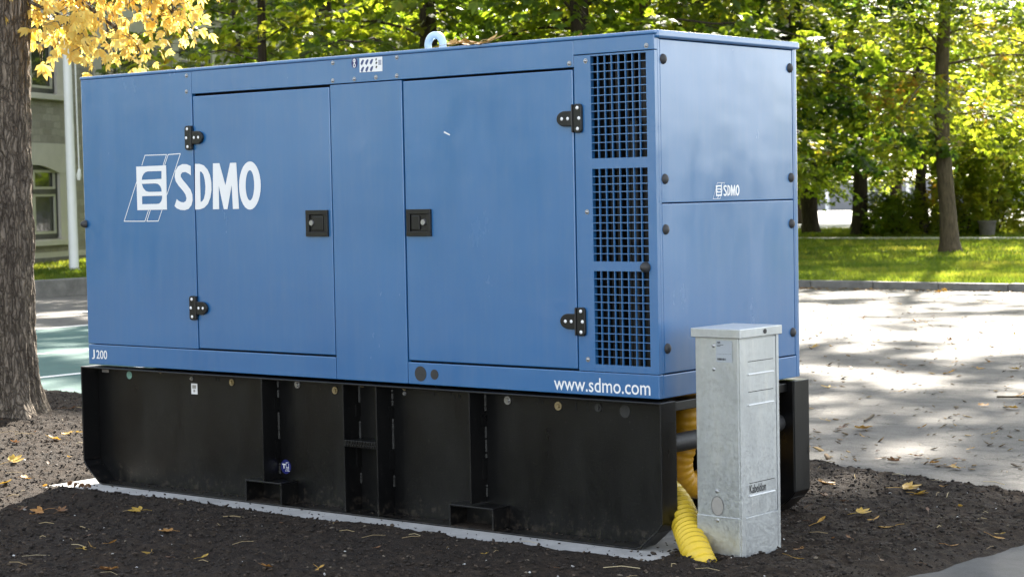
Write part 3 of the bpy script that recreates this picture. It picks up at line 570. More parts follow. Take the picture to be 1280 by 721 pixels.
w = obj('sticker', MB().box(.683, .727, .0735, .0747, .518, .57), 'white', gen)
obj('sticker_print', MB().box(.692, .718, .0728, .0734, .545, .562).box(.699, .711, .0728, .0734, .528, .540), 'plate', w)
bs = obj('sticker', MB().cyl((1.327, .0748, .209), (0, -1, 0), .033, .0015, 28), 'navy', gen)
pr = MB().box(1.305, 1.326, .0725, .0731, .217, .223).box(1.313, 1.318, .0725, .0731, .200, .217)
for a in ((1.329, 1.331, .193, .230), (1.3455, 1.3475, .193, .225), (1.331, 1.346, .228, .230), (1.331, 1.345, .206, .208), (1.338, 1.340, .19, .206), (1.322, 1.352, .189, .191)): pr.box(a[0], a[1], .0725, .0731, a[2], a[3])
obj('sticker_print', pr, 'white', bs)
obj('cross_pipe', MB().cyl((3.452, .0835, .448), (0, 1, 0), .038, .888, 24), 'rubber', gen)
obj('tank_end_plate', MB().box(3.001, 3.012, .09, .965, .05, .62), 'black', gen); obj('tank_end_plate', MB().box(.288, .299, .09, .965, .05, .62), 'black', gen)
obj('cross_beam', MB().box(3.40, 3.50, .0835, .9715, .585, .623), 'black', gen, .003)
# debris on the frame's bottom flange stays one piece of stuff further below

# ================================================================ CABLE CABINET
ca = R(-1.2); CN = Vector((3.868, .014, 0)); CMt = Matrix.Translation(CN) @ Matrix.Rotation(ca, 4, 'Z')
cab = thing('cable_cabinet', 'narrow galvanised steel cable cabinet with a flat lid, standing in the mulch beside the generator', 'electrical cabinet', (CN.x-.1, CN.y+.13, .05))
cw, cd, ct = .203, .272, .899          # width (along -X), depth (+Y), body top
def cbox(mb, x0, x1, y0, y1, z0, z1): return mb.box(x0, x1, y0, y1, z0, z1, CMt)
obj('cabinet_body', cbox(MB(), -cw, -.0035, 0, cd, -.05, ct), 'galv', cab, .004, 3)
obj('plinth', cbox(MB(), -cw-.0015, -.004, -.0018, cd+.001, -.05, .2035), 'galv', cab, .002)
mb = MB(); cbox(mb, -.0034, .004, 0, .026, -.05, ct-.001); cbox(mb, -.0034, .004, cd-.016, cd, -.05, ct-.001)
obj('door_jamb', mb, 'galv', cab, .001)
mb = cbox(MB(), -.003, .0015, .0285, cd-.0185, .206, ct-.012)
dr = obj('cabinet_door', mb, 'galv', cab, .001)
obj('plinth_panel', cbox(MB(), -.003, .003, .0285, cd-.0185, -.05, .2015), 'galv', cab, .001)
for z0, z1 in ((.752, .800), (.634, .683), (.283, .331)):          # pressed vents: a dark slit above, a rolled ledge below with its highlight in the colour
    obj('vent_slit', cbox(MB(), .0008, .0019, .058, cd-.038, z1-.001, z1+.0016), 'dark', dr)
    obj('vent_ledge', cbox(MB(), .0005, .0062, .056, cd-.036, z0-.0035, z0+.0025), 'ledge', dr, .002, 3)
obj('lettering', text_mesh('Kabeldon', 'lettering', lambda a, b: CMt @ Vector((.0024, a, b)), .058, .172, .292, .325, .01), 'ink', dr)
lid = obj('cabinet_lid', cbox(MB(), -cw-.013, .014, -.011, cd+.012, ct-.0055, ct+.030), 'galv', cab, .003, 3)
lk = MB().cyl(CMt @ Vector((.013, .16, ct+.013)), CMt.to_3x3() @ Vector((1, 0, 0)), .0095, .004, 16)
obj('lid_lock', lk, 'ink', lid)
fwd = CMt.to_3x3() @ Vector((0, -1, 0))
for x, z, r in ((-.117, .862, .0075), (-.117, .772, .0075), (-.110, .300, .008), (-.108, .187, .009)):
    obj('rivet', MB().cyl(CMt @ Vector((x, .0005, z)), fwd, r, .004, 14, dome=1), 'silver', cab)
FC = lambda d: (lambda a, b: CMt @ Vector((a, -d, b)))
el = lambda cx, cz, rx, rz, n=26: [(cx+rx*math.cos(2*math.pi*i/n), cz+rz*math.sin(2*math.pi*i/n)) for i in range(n)]
cv = obj('cover_disc', MB().sheet([el(-.108, .243, .027, .036)], FC(.0012)), 'plate', cab)
obj('disc_rim', MB().sheet([el(-.108, .243, .0295, .039), el(-.108, .243, .0268, .0358)], FC(.0022)), 'silver', cv)
lb = obj('data_label', MB().sheet([[(-.104, .800), (-.030, .800), (-.030, .884), (-.104, .884)]], FC(.0012)), 'labelgrey', cab)
mb = MB()
for a in ((-.1005, -.070, .866, .868), (-.1005, -.084, .861, .863), (-.10, -.034, .832, .8325)): mb.sheet([[(a[0], a[2]), (a[1], a[2]), (a[1], a[3]), (a[0], a[3])]], FC(.0017))
rr = random.Random(5); x = -.098
while x < -.06:
    w_ = rr.choice((.0008, .0016, .0024)); mb.sheet([[(x, .808), (x+w_, .808), (x+w_, .816), (x, .816)]], FC(.0017)); x += w_+rr.choice((.0008, .0014))
mt = text_mesh('ABB', 'label_print', FC(.0017), -.1005, -.084, .8725, .8795, .03)
obj('label_print', mb, 'ink', lb); obj('label_print', mt, 'ink', lb)

# ================================================================ HOSES
def bez(pts, n=60):
    pts = [Vector(p) for p in pts]; out = []
    P = [pts[0]*2-pts[1]] + pts + [pts[-1]*2-pts[-2]]
    for i in range(1, len(P)-2):
        for k in range(n):
            t = k/n; a, b, c, d = P[i-1:i+3]
            out.append(.5*((2*b)+(c-a)*t+(2*a-5*b+4*c-d)*t*t+(3*b-a-3*c+d)*t**3))
    return out + [pts[-1]]
def hose(pts, r, pitch, dip=.83):
    c = bez(pts, 120); L = [0]
    for a, b in zip(c, c[1:]): L.append(L[-1]+(b-a).length)
    n = int(L[-1]/pitch*6); q = []; rad = []
    j = 0
    for i in range(n+1):
        s = L[-1]*i/n
        while j < len(c)-2 and L[j+1] < s: j += 1
        t = (s-L[j])/max(1e-6, L[j+1]-L[j]); q.append(c[j].lerp(c[j+1], min(1, t))); ph = (s/pitch) % 1
        rad.append(r*(1 if .1 < ph < .6 else dip))
    return MB().tube(q, rad, 28)
h1 = obj('corrugated_hose', hose([(3.05, .37, .42), (3.194, .30, .362), (3.337, .22, .283), (3.472, .168, .20), (3.60, .052, .122), (3.715, -.062, .063), (3.80, -.115, -.02), (3.85, -.15, -.10)], .060, .031), 'yellow')
tag(h1, 'yellow corrugated hose running down into the mulch in front of the cabinet', 'hose')
h2 = obj('corrugated_hose', hose([(3.35, .38, .70), (3.355, .40, .62), (3.36, .405, .55), (3.345, .416, .445), (3.315, .41, .335), (3.31, .45, .25), (3.33, .53, .228), (3.36, .64, .29), (3.3, .8, .33)], .058, .031, .95), 'amber')
tag(h2, 'amber corrugated hose hanging from the canopy behind the cross pipe', 'hose')

# ================================================================ GROUND
def struct(name, mb, mat, label, bevel=0):
    o = obj(name, mb, mat, None, bevel); tag(o, label, name.replace('_', ' '), None, 'structure'); return o
def rect(x0, x1, y0, y1, z): return MB().add([(x0, y0, z), (x1, y0, z), (x1, y1, z), (x0, y1, z)], [(0, 1, 2, 3)])
struct('ground', rect(-400, 400, -300, 500, 0), 'asphalt', 'grey weathered paving of the parking area strewn with autumn leaves')
struct('concrete_slab', MB().box(-.11, 3.335, -.29, 1.32, -.1, .041).box(3.3352, 3.60, -.29, .41, -.1, .0412), 'slab', 'pale concrete pad under the black skid tank', .006)
struct('painted_court', rect(-10.6, -1.6, 3.12, 9.5, .004), 'teal', 'worn teal painted parking surface left of the generator')
mb = MB()
for x in (-5.43, -7.52): mb.add(rect(x-.05, x+.05, 3.12, 8.4, .008).v, [(0, 1, 2, 3)])
mb.add(rect(-10.62, -10.5, 3.2, 9.5, .008).v, [(0, 1, 2, 3)])
mb.add(rect(-12.9, -12.75, -6, 10.5, .008).v, [(0, 1, 2, 3)])
struct('road_marking', mb, 'line', 'worn white lines on the teal surface and road')
# lawns
KX, KY = -16.75, 18.62
def grid(x0, x1, y0, y1, st, fn):
    xs = np.arange(x0, x1+st*.5, st); ys = np.arange(y0, y1+st*.5, st); X, Y = np.meshgrid(xs, ys); P = np.stack([X.ravel(), Y.ravel(), np.zeros(X.size)], 1)
    P[:, 2] = fn(P[:, 0], P[:, 1]); nx, ny = len(xs), len(ys)
    i = (np.arange(ny-1)[:, None]*nx+np.arange(nx-1)[None, :]).ravel()
    return P, np.stack([i, i+1, i+nx+1, i+nx], 1)
def lawn_z(x, y):
    p = np.stack([x, y, np.zeros_like(x)], 1); return .085 + .05*(fbm(p*.35, 3, 3)-.5)
P, Fc = grid(KX-.4, 60, KY+.14, 38.9, .5, lawn_z)
obj('lawn', np_mesh('lawn', P, Fc, True), 'lawn'); tag(bpy.data.objects['lawn'], 'sunny lawn between the kerb and the pale path', 'lawn', None, 'structure')
P, Fc = grid(-140, 80, 40.0, 50.2, .8, lawn_z)
o = obj('lawn', np_mesh('lawn', P, Fc, True), 'lawn'); tag(o, 'shaded lawn beyond the pale path under the trees', 'lawn', None, 'structure')
P, Fc = grid(-120, KX-.28, -30, 38.9, .8, lawn_z)
o = obj('lawn', np_mesh('lawn', P, Fc, True), 'lawn'); tag(o, 'lawn in front of the stone building', 'lawn', None, 'structure')
struct('path', MB().box(-140, 80, 38.95, 39.95, -.05, .125), 'path', 'pale footpath crossing the lawn')
# kerb stones: one run with open joints
mb = MB(); x = KX+.15; rr = random.Random(3)
while x < 30:
    l = rr.uniform(.95, 1.05); dz = rr.uniform(-.004, .004); mb.box(x+.006, x+l-.006, KY+rr.uniform(-.008, .008), KY+.17, -.05, .104+dz); x += l
struct('kerb', mb, 'kerb', 'grey stone kerb edging the lawn', .012)
mb = MB(); y = 12.35
while y < 18.4:
    mb.box(KX-.28, KX, y+.006, y+1.45-.006, -.05, .27 + rr.uniform(-.008, .008)); y += 1.45
kw = obj('kerb_wall', mb, 'kerb', None, .015); tag(kw, 'low grey stone retaining wall in front of the flagpole', 'low wall')
struct('pavement', rect(4.35, 12, -6, 1.75, .004), 'shaded_tar', 'grey asphalt darkened to stand in for shade at the right end of the mulch bed')
struct('distant_paving', rect(-150, 60, 50.3, 101, .006), 'path', 'pale sunlit paving beyond the trees')

# mulch bed, a fine height field
CAM = Vector((7.8848, -6.2820, 1.4613))
def sdbox(x, y, x0, x1, y0, y1):
    dx = np.maximum(x0-x, x-x1); dy = np.maximum(y0-y, y-y1)
    return np.where((dx > 0) & (dy > 0), np.hypot(np.maximum(dx, 0), np.maximum(dy, 0)), np.maximum(dx, dy))
def sstep(v, a, b): t = np.clip((v-a)/(b-a), 0, 1); return t*t*(3-2*t)
def mulch_z(x, y):
    p = np.stack([x, y, np.zeros_like(x)], 1)
    base = .049 + .045*(fbm(p*1.3, 1, 3)-.5)
    rough = .030*(fbm(p*11, 5, 4, .62)-.5) + .026*(fbm(p*30, 9, 2)-.5)
    near = np.exp(-((x-4.0)**2+(y+.05)**2)/.14)
    d = np.minimum(sdbox(x, y, -.10, 3.575, -.205, .42), sdbox(x, y, -.10, 3.30, -.205, 1.31)) + .05*(fbm(p*3.2, 21, 3)-.5) + .022*(fbm(p*17, 23, 2)-.5)
    zin = sstep(d, -.06, .05)
    trunk = np.exp(-((x+2.55)**2+(y-1.29)**2)/.35)*.10
    bank = .05*np.exp(-np.maximum(d, 0)/.22) * (y < .6)
    z = base + rough*(.35+.65*sstep(d, 0, .25)) + .004*near + trunk + bank*.35
    z = -.06*(1-zin) + z*zin
    e1 = np.minimum(3.0-.07*np.maximum(0, x+1)-.25*np.maximum(0, x-2.3) - y, x+9) + .018*(fbm(p*9, 33, 2)-.5)
    e2 = (4.58 + .10*(y-1) - x + .12*(fbm(p*2.5, 31, 3)-.5)*2)*.55
    e = np.minimum(e1, e2)
    return np.where(e < .16, z*sstep(e, -.02, .16) - .02*(1-sstep(e, -.02, .08)), z)
P, Fc = grid(-6.4, 4.75, -3.0, 3.12, .021, mulch_z)
keep = ~np.all((P[Fc][:, :, 2] < -.012), 1)
o = obj('mulch_bed', np_mesh('mulch_bed', P, Fc[keep], True), 'mulch'); tag(o, 'dark crumbly mulch bed around the concrete pad', 'mulch', None, 'structure')
P2, F2 = grid(-9, 4.9, -9, -3.0, .12, lambda x, y: mulch_z(x, y))
o = obj('mulch_bed', np_mesh('mulch_bed', P2, F2, True), 'mulch'); tag(o, 'outer part of the dark mulch bed', 'mulch', None, 'structure')
rng = np.random.default_rng(4)
def scatter_pts(n, dens):
    pts = np.empty((0, 2))
    while len(pts) < n:
        q = np.stack([rng.uniform(-5.6, 4.7, n*3), rng.uniform(-2.6, 3.0, n*3)], 1)
        d = np.hypot(q[:, 0]-CAM.x, q[:, 1]-CAM.y); z = mulch_z(q[:, 0], q[:, 1])
        ok = (z > .012) & (rng.random(len(q)) < np.clip((9.0/d)**dens, 0, 1)) & (sdbox(q[:, 0], q[:, 1], -.06, 3.53, -.17, .38) > 0)
        pts = np.concatenate([pts, q[ok]])
    return pts[:n]
OCT = np.array([(1, 0, 0), (0, 1, 0), (-1, 0, 0), (0, -1, 0), (0, 0, 1), (0, 0, -1), (.6, .6, .55), (-.6, .6, .55), (-.6, -.6, .55), (.6, -.6, .55)], float)
OF = np.array([(4, 6, 7), (4, 7, 8), (4, 8, 9), (4, 9, 6), (0, 1, 6), (1, 2, 7), (2, 3, 8), (3, 0, 9), (6, 1, 7), (7, 2, 8), (8, 3, 9), (9, 0, 6), (5, 1, 0), (5, 2, 1), (5, 3, 2), (5, 0, 3)])
def lumps(pts, smin, smax, flat=.7, powr=2.5, elong=.5):
    n = len(pts); s = smin + (smax-smin)*rng.random(n)**powr
    V = OCT[None]*(1+.45*(rng.random((n, len(OCT), 1))-.5)); V = V*np.stack([1+elong*(rng.random(n)-.3), 1-.3*rng.random(n), flat*(.7+.5*rng.random(n))], 1)[:, None]
    a = rng.random(n)*6.283; c, s_ = np.cos(a)[:, None], np.sin(a)[:, None]
    X = V[:, :, 0]*c - V[:, :, 1]*s_; Y = V[:, :, 0]*s_ + V[:, :, 1]*c
    tl = rng.normal(0, .35, n)[:, None]; Z = V[:, :, 2] + X*tl
    z0 = mulch_z(pts[:, 0], pts[:, 1])
    W = np.stack([X*s[:, None]+pts[:, :1], Y*s[:, None]+pts[:, 1:2], Z*s[:, None]+(z0+s*.25)[:, None]], 2)
    return W.reshape(-1, 3), (OF[None]+np.arange(n)[:, None, None]*len(OCT)).reshape(-1, 3)
def stuff(name, VF, mat, label, cat):
    o = obj(name, np_mesh(name, *VF), mat); return tag(o, label, cat, None, 'stuff')
stuff('mulch_crumbs', lumps(scatter_pts(60000, 1.2), .0022, .0105), 'clod', 'dark crumbs and wood chips scattered over the mulch', 'mulch crumbs')
stuff('gravel', lumps(scatter_pts(420, 1.2), .002, .009, .8, 3.), 'pebble', 'small pale stones lying in the dark mulch', 'gravel')
def stalks(pts, lmin, lmax):
    n = len(pts); l = rng.uniform(lmin, lmax, n); a = rng.random(n)*6.283; w = rng.uniform(.0008, .002, n); V = []; Fs = []
    z0 = mulch_z(pts[:, 0], pts[:, 1])
    for i in range(n):
        d = np.array([math.cos(a[i]), math.sin(a[i]), 0]); nn = np.array([-d[1], d[0], 0]); bend = rng.normal(0, .12)
        for k, t in enumerate((-.5, 0, .5)):
            c = np.array([pts[i, 0], pts[i, 1], z0[i]+.010+.006*(k == 1)]) + d*l[i]*t + nn*bend*l[i]*(t*t*2)
            V += [c-nn*w[i], c+nn*w[i], c+np.array([0, 0, w[i]*1.6])]
        b = i*9
        for k in (0, 3): Fs += [(b+k, b+k+3, b+k+5, b+k+2), (b+k+1, b+k+2, b+k+5, b+k+4), (b+k, b+k+1, b+k+4, b+k+3)]
    return np.array(V), np.array(Fs)
stuff('dry_stalks', stalks(scatter_pts(260, 1.2), .02, .14), 'straw', 'thin dry stalks and leaf stems lying on the mulch', 'dry stalks')
# debris on the tank's lower flange and on the pad edge
def flange_pts(n, x0, x1, y0, y1): return np.stack([rng.uniform(x0, x1, n), rng.uniform(y0, y1, n)], 1)
mz = mulch_z
def debris(n, z, box, smin, smax):
    global mulch_z
    q = flange_pts(n, *box); mulch_z = lambda x, y: np.full_like(x, z); r = lumps(q, smin, smax, .5, 3.); mulch_z = mz; return r
a = debris(420, .0495, (.12, 3.3, .01, .072), .001, .0065); b = debris(120, .0415, (-.05, 3.5, -.17, -.04), .0015, .008)
c = debris(80, .0415, (3.40, 3.56, -.1, .9), .003, .016)
V = np.concatenate([a[0], b[0], c[0]]); Fd = np.concatenate([a[1], b[1]+len(a[0]), c[1]+len(a[0])+len(b[0])])
stuff('grit', (V, Fd), 'clod', 'crumbs of soil and grit lying along the foot of the tank', 'grit')

# ---------------------------------------------------------------- fallen leaves, one object each
def leaf_mesh(name, seed, mat, n_lf, ln):
    r = random.Random(seed); mb = MB()
    for k in range(n_lf):
        a = R(-75+150*(k/(max(1, n_lf-1)))) if n_lf > 1 else 0
        a += r.uniform(-.2, .2); l = ln*(1-.28*abs(a))*r.uniform(.75, 1.1); w = l*r.uniform(.17, .27); d = Vector((math.cos(a), math.sin(a), 0)); s = Vector((-d.y, d.x, 0)); up = Vector((0, 0, 1))
        curl = r.uniform(.15, .5); cup = r.uniform(.2, .8); pts = []
        for t, q in ((0, .06), (.25, .6), (.55, 1), (.8, .65), (1, .04)):
            h = .004 + l*curl*(t*t)*.6 - l*.05*math.sin(t*3.1)
            pts.append((d*l*t + s*w*q + up*(h+w*cup*q*.6), d*l*t + up*h, d*l*t - s*w*q + up*(h+w*cup*q*.6)))
        vs = [p for t in pts for p in t]; fs = []
        for i in range(4): fs += [(i*3, i*3+1, i*3+4, i*3+3), (i*3+1, i*3+2, i*3+5, i*3+4)]
        mb.add(vs, fs, True)
    mb.tube([(0, 0, .004), (-ln*.35, ln*.05, .008), (-ln*.75, ln*.18, .005)], .0012, 4)
    me = mb.mesh(name); me.materials.append(M[mat]); return me
LM = [leaf_mesh('fallen_leaf', 1, 'fall_yellow', 5, .10), leaf_mesh('fallen_leaf', 2, 'fall_yellow', 3, .085), leaf_mesh('fallen_leaf', 3, 'fall_yellow', 1, .085),
      leaf_mesh('fallen_leaf', 4, 'fall_brown', 1, .075), leaf_mesh('fallen_leaf', 5, 'fall_brown', 4, .085), leaf_mesh('fallen_leaf', 6, 'fall_yellow', 2, .07)]
rl = random.Random(11)
def drop_leaf(x, y, z, k, s, label, group):
    o = bpy.data.objects.new('fallen_leaf', LM[k]); col.objects.link(o); o.location = (x, y, z+.004)
    o.rotation_euler = (rl.uniform(-.3, .3), rl.uniform(-.3, .3), rl.uniform(0, 6.28)); s *= .68; o.scale = (s, s, s)
    tag(o, label, 'leaf', group)
def mz1(x, y): return float(mulch_z(np.array([x]), np.array([y]))[0])
KIND = ['yellow leaf with five curled leaflets', 'yellow leaf with three leaflets', 'single yellow leaflet', 'single brown leaflet', 'crumpled brown leaf of four leaflets', 'small yellow leaf pair']
for x, y, k, s in LEAF_SPOTS:
    w = 'lying on the dark mulch in front of the generator' if y < 0 and x < 3.7 else ('lying on the mulch at the right of the cabinet' if x > 2 else 'lying on the mulch at the left of the tank')
    drop_leaf(x, y, mz1(x, y), k, s, KIND[k]+' '+w, KIND[k]+'s '+w)
n = 0
while n < 130:
    y = 2.9 + 15.5*rl.random()**1.7; u = rl.random(); xa = 2.6-(y-2.8)*.615; xb = 4.6-(y-2.3)*.49; x = xa-.5+(xb-xa+1.0)*u
    if 3.04-.28*max(0, x-2.2)-y > -.1: continue
    k = rl.choice((0, 0, 1, 2, 3, 3, 4, 4, 5))
    w = 'on the grey paving beyond the mulch' if y < 8 else 'on the far grey paving near the kerb'
    drop_leaf(x, y, .004, k, rl.uniform(.8, 1.5), KIND[k]+' '+w, KIND[k]+'s '+w); n += 1
for k in range(40):
    x = rl.uniform(-8.5, -2.5); w = 'in the gutter along the kerb'
    j = rl.choice((0, 3, 4, 4)); drop_leaf(x, KY-.05-abs(rl.gauss(0, .22)), .004, j, rl.uniform(.9, 1.5), KIND[j]+' '+w, KIND[j]+'s '+w)
for k in range(16):
    x = rl.choice((rl.uniform(-.05, 1.2), rl.uniform(2.7, 3.4))); y = rl.uniform(.12, 1.0); z = ZB+HZ+.016
    j = rl.choice((0, 1, 2)); w = 'lying on the roof of the generator'; drop_leaf(x, y, z, j, 1.1, KIND[j]+' '+w, KIND[j]+'s '+w)
for dx, dy in ((0, 0), (.05, .02), (.10, .01), (.15, .02), (.20, 0), (-.015, .56)):
    drop_leaf(2.43+dx-(.46 if dy > .3 else 0), .03+dy, ZB+HZ+.018+(.05 if dy > .3 else 0), 2 if dy > .3 else 0 if dx != .1 else 1, 1.45 if dy < .3 else 1.3, 'yellow leaf heaped beside the lifting eye on the roof', 'yellow leaves heaped at the lifting eye')
q = np.stack([np.zeros(1300)]*2, 1); yy = 2.9+15.6*rng.random(1300)**1.4; q[:, 1] = yy; q[:, 0] = 2.2-(yy-2.8)*.615 + (2.8+.13*(yy-2.8))*rng.random(1300)
q2 = np.stack([rng.uniform(-9, -2.2, 900), KY-.02-np.abs(rng.normal(0, .28, 900))], 1); q = np.concatenate([q, q2])
mulch_z = lambda x, y: np.full_like(x, .002)
lv = lumps(q, .004, .026, .14, 2.2, 1.1); mulch_z = mz
stuff('leaf_litter', lv, 'litter', 'brown crumbs of dry leaves scattered over the paving and along the kerb', 'leaf litter')
# sticks on the paving
for x, y, a, l, lab in ((2.35, 6.2, .35, .62, 'long thin grey twig lying on the sunlit paving'), (1.9, 4.6, 1.9, .34, 'short dark twig lying on the paving near the mulch edge')):
    p = [(x-l*.5*math.cos(a), y-l*.5*math.sin(a), .013), (x, y+.02, .014), (x+l*.3*math.cos(a), y+l*.3*math.sin(a)-.01, .012), (x+l*.5*math.cos(a), y+l*.5*math.sin(a), .011)]
    o = obj('twig', MB().tube(bez(p, 6), .0075, 7), 'bark_tan'); tag(o, lab, 'twig')
# pine cone like husks by the pad corner
for k, (x, y) in enumerate(((.06, -.185), (.115, -.19), (.17, -.20), (.20, -.19))):
    mb = MB(); r = random.Random(k)
    for j in range(9):
        a = r.uniform(0, 6.28); b = r.uniform(-.2, 1.2); d = Vector((math.cos(a)*math.cos(b), math.sin(a)*math.cos(b), math.sin(b)))
        t = d.orthogonal().normalized(); e = d.cross(t); c = d*.012
        mb.add([c+t*.013, c+e*.009+d*.006, c-t*.013, c-e*.009+d*.003], [(0, 1, 2), (0, 2, 3)])
    o = obj('chestnut_husk', mb, 'fall_brown'); o.location = (x, y, .058); tag(o, 'brown dried husk lying on the mulch at the near left corner of the pad', 'husk', 'brown husks at the pad corner')

# ---------------------------------------------------------------- grass blades
def blades(n, x0, x1, y0, y1, h, w, cond=None):
    q = np.stack([rng.uniform(x0, x1, n), rng.uniform(y0, y1, n)], 1)
    if cond is not None: q = q[cond(q[:, 0], q[:, 1])]
    n = len(q); z = lawn_z(q[:, 0], q[:, 1]); a = rng.random(n)*6.283; hh = h*rng.uniform(.5, 1.3, n)*(.6+.8*fbm(np.c_[q*1.7, np.zeros(n)], 8, 3)); ln = rng.normal(0, .5, (n, 2))*hh[:, None]
    d = np.stack([np.cos(a), np.sin(a)], 1)*w
    B = np.c_[q, z-.01]
    V = np.stack([B-np.c_[d, np.zeros(n)], B+np.c_[d, np.zeros(n)], B+np.c_[ln, hh]], 1)
    return V.reshape(-1, 3), np.arange(n*3).reshape(-1, 3)
vis = lambda x, y: (np.abs(x - (2.9-(y-2.8)*.545)) < 3.2+.09*(y-18))
gv = [blades(90000, -12, 2, KY+.16, 25, .075, .0075, vis), blades(90000, -22, 2, 25, 38.8, .085, .013, vis), blades(50000, -30, -8, 40, 50, .10, .02)]
V = np.concatenate([g[0] for g in gv]); stuff('grass', (V, np.arange(len(V)).reshape(-1, 3)), 'grass', 'short green grass of the sunny lawn under the trees', 'grass')
g = blades(45000, -29, KX-.3, 9, 24, .09, .013); stuff('grass', g, 'grass', 'grass of the lawn in front of the stone building', 'grass')

# ================================================================ TREES
def leaf_fan(pos, d, nrm, k, ln, r, V, Fs, spread=150, wr=.27):
    d = d.normalized(); nrm = (nrm - d*nrm.dot(d)).normalized(); s = nrm.cross(d)
    for i in range(k):
        a = R(-spread/2 + spread*(i/(k-1) if k > 1 else .5)) + r.uniform(-.25, .25); l = ln*r.uniform(.65, 1.15)*(1-.2*abs(a))
        e = d*math.cos(a)+s*math.sin(a); t = e.cross(nrm); dro = nrm*(-l*r.uniform(.05, .45)); w = l*wr
        b = len(V); p = pos + e*l*.06
        V += [p, p+e*l*.55+t*w+dro*.3-nrm*w*.35, p+e*l+dro, p+e*l*.55-t*w+dro*.3-nrm*w*.35]
        Fs += [(b, b+1, b+2), (b, b+2, b+3)]
def grow(seed, H, zlow, Rad, tr, low=(18, 11, 44), up=(9, 7, 8), leaf=.118, zsplit=6.5, fork=False, k=5, trunk_lean=(0, 0), side=None, upscale=1.9):
    r = random.Random(seed); V = []; Fs = []; T = MB()
    def axis(z): t = z/H; return Vector((trunk_lean[0]*z + .07*math.sin(z*.9+seed), trunk_lean[1]*z + .07*math.cos(z*.7+seed*2), z))
    zs = [-.15, .0, .08, .22, .5] + [1+i*.7 for i in range(int((H-1)/.7))]
    base = [axis(max(0, z)) - Vector((axis(0).x, axis(0).y, 0)) for z in zs]
    for b, z in zip(base, zs): b.z = z
    T.tube(base, [tr*(1.55 if z < .02 else 1.35 if z < .1 else 1.16 if z < .3 else 1.03 if z < .7 else max(.12, 1-.78*(z/H))) for z in zs], 14)
    off = Vector((axis(0).x, axis(0).y, 0))
    def limb(z0, az, L, rise, droop, rad, cnt, per, ln):
        d = Vector((math.cos(az), math.sin(az), 0)); p0 = axis(z0)-off; pts = []
        cur = d.orthogonal() if False else Vector((-d.y, d.x, 0)); wob = r.uniform(-.18, .18)
        for i in range(9):
            s = i/8; pts.append(p0 + d*L*s + cur*L*wob*s*s + Vector((0, 0, L*(rise*s - droop*s*s))) + Vector((r.gauss(0, .02), r.gauss(0, .02), r.gauss(0, .02)))*L*.35)
        T.tube(pts, [rad*(1-.85*i/8) for i in range(9)], 7, False)
        for j in range(cnt):
            s = .06 + .94*(j+r.random())/cnt; q = s*8; i = min(7, int(q)); p = pts[i].lerp(pts[i+1], q-i)
            sd = (1 if j % 2 else -1); dv = (d*r.uniform(.3, .8) + cur*sd*r.uniform(.5, 1.0) + Vector((0, 0, r.uniform(-.45, .25)))).normalized(); l2 = L*r.uniform(.16, .34)*(1.15-.5*s)
            e = p + dv*l2 + Vector((0, 0, -l2*.22)); m = p.lerp(e, .5)+Vector((0, 0, l2*.09))
            T.tube([p, m, e], [rad*.22*(1-.6*s)+.005, rad*.14*(1-.6*s)+.004, .003], 4, False)
            for g in range(per):
                t = .12 + .95*r.random(); b = p.lerp(m, t*2) if t < .5 else m.lerp(e, t*2-1)
                b = b + Vector((r.gauss(0, .11), r.gauss(0, .11), r.gauss(0, .07)))*min(1.6, .6+L*.15)
                leaf_fan(b, dv + Vector((r.gauss(0, .5), r.gauss(0, .5), r.gauss(-.28, .3))), Vector((r.gauss(0, .38), r.gauss(0, .38), 1)), k, ln, r, V, Fs)
    n1, n2 = low[0], up[0]
    for i in range(n1):
        z0 = zlow + (zsplit-zlow)*(i+.3*r.random())/n1; az = i*2.39996 + r.uniform(-.4, .4)
        limb(z0, az, Rad*r.uniform(.72, 1.08)*(.8+.3*math.sin(math.pi*min(1, (z0-zlow)/(zsplit-zlow)*.7+.25))), r.uniform(.22, .42), r.uniform(.38, .62) if z0 < zlow+2 else r.uniform(.2, .42), tr*.15, low[1], low[2], leaf)
    for i in range(n2):
        z0 = zsplit + (H*.93-zsplit)*i/n2; az = i*2.39996 + r.uniform(-.3, .3); t = (z0-zsplit)/(H-zsplit)
        limb(z0, az, Rad*(1.02-.72*t)*r.uniform(.8, 1.1), .55, .18, tr*.3*(1-.5*t), up[1], up[2], leaf*upscale)
    V = np.array([v[:] for v in V]); return T, V, np.array(Fs)
VAR = {}
def variant(key, mat, bark, **kw):
    T, V, Fs = grow(**kw); tm = T.mesh('trunk'); tm.materials.append(M[bark]); cm = np_mesh('crown', V, Fs); cm.materials.append(M[mat]); VAR[key] = (tm, cm)
variant('lime', 'leaf_green', 'bark', seed=1, H=10.5, zlow=2.1, Rad=4.2, tr=.21)
variant('maple', 'leaf_warm', 'bark_tan', seed=2, H=13.5, zlow=2.7, Rad=4.6, tr=.178, leaf=.122, up=(9, 7, 8))
variant('dark', 'leaf_dark', 'bark', seed=3, H=10, zlow=2.4, Rad=3.9, tr=.19, leaf=.15)
variant('chestnut', 'leaf_green', 'bark', seed=4, H=15.5, zlow=2.4, Rad=4.6, tr=.22, up=(16, 8, 9), low=(18, 10, 22), leaf=.19, k=6)
variant('tall', 'leaf_green', 'bark', seed=9, H=20, zlow=7.4, Rad=6.8, tr=.24, low=(4, 6, 10), up=(36, 11, 34), zsplit=8.5, leaf=.16, upscale=1.4)
variant('slim', 'leaf_warm', 'bark', seed=5, H=8.5, zlow=2.2, Rad=2.6, tr=.10, low=(13, 8, 15), up=(3, 5, 6), leaf=.13)
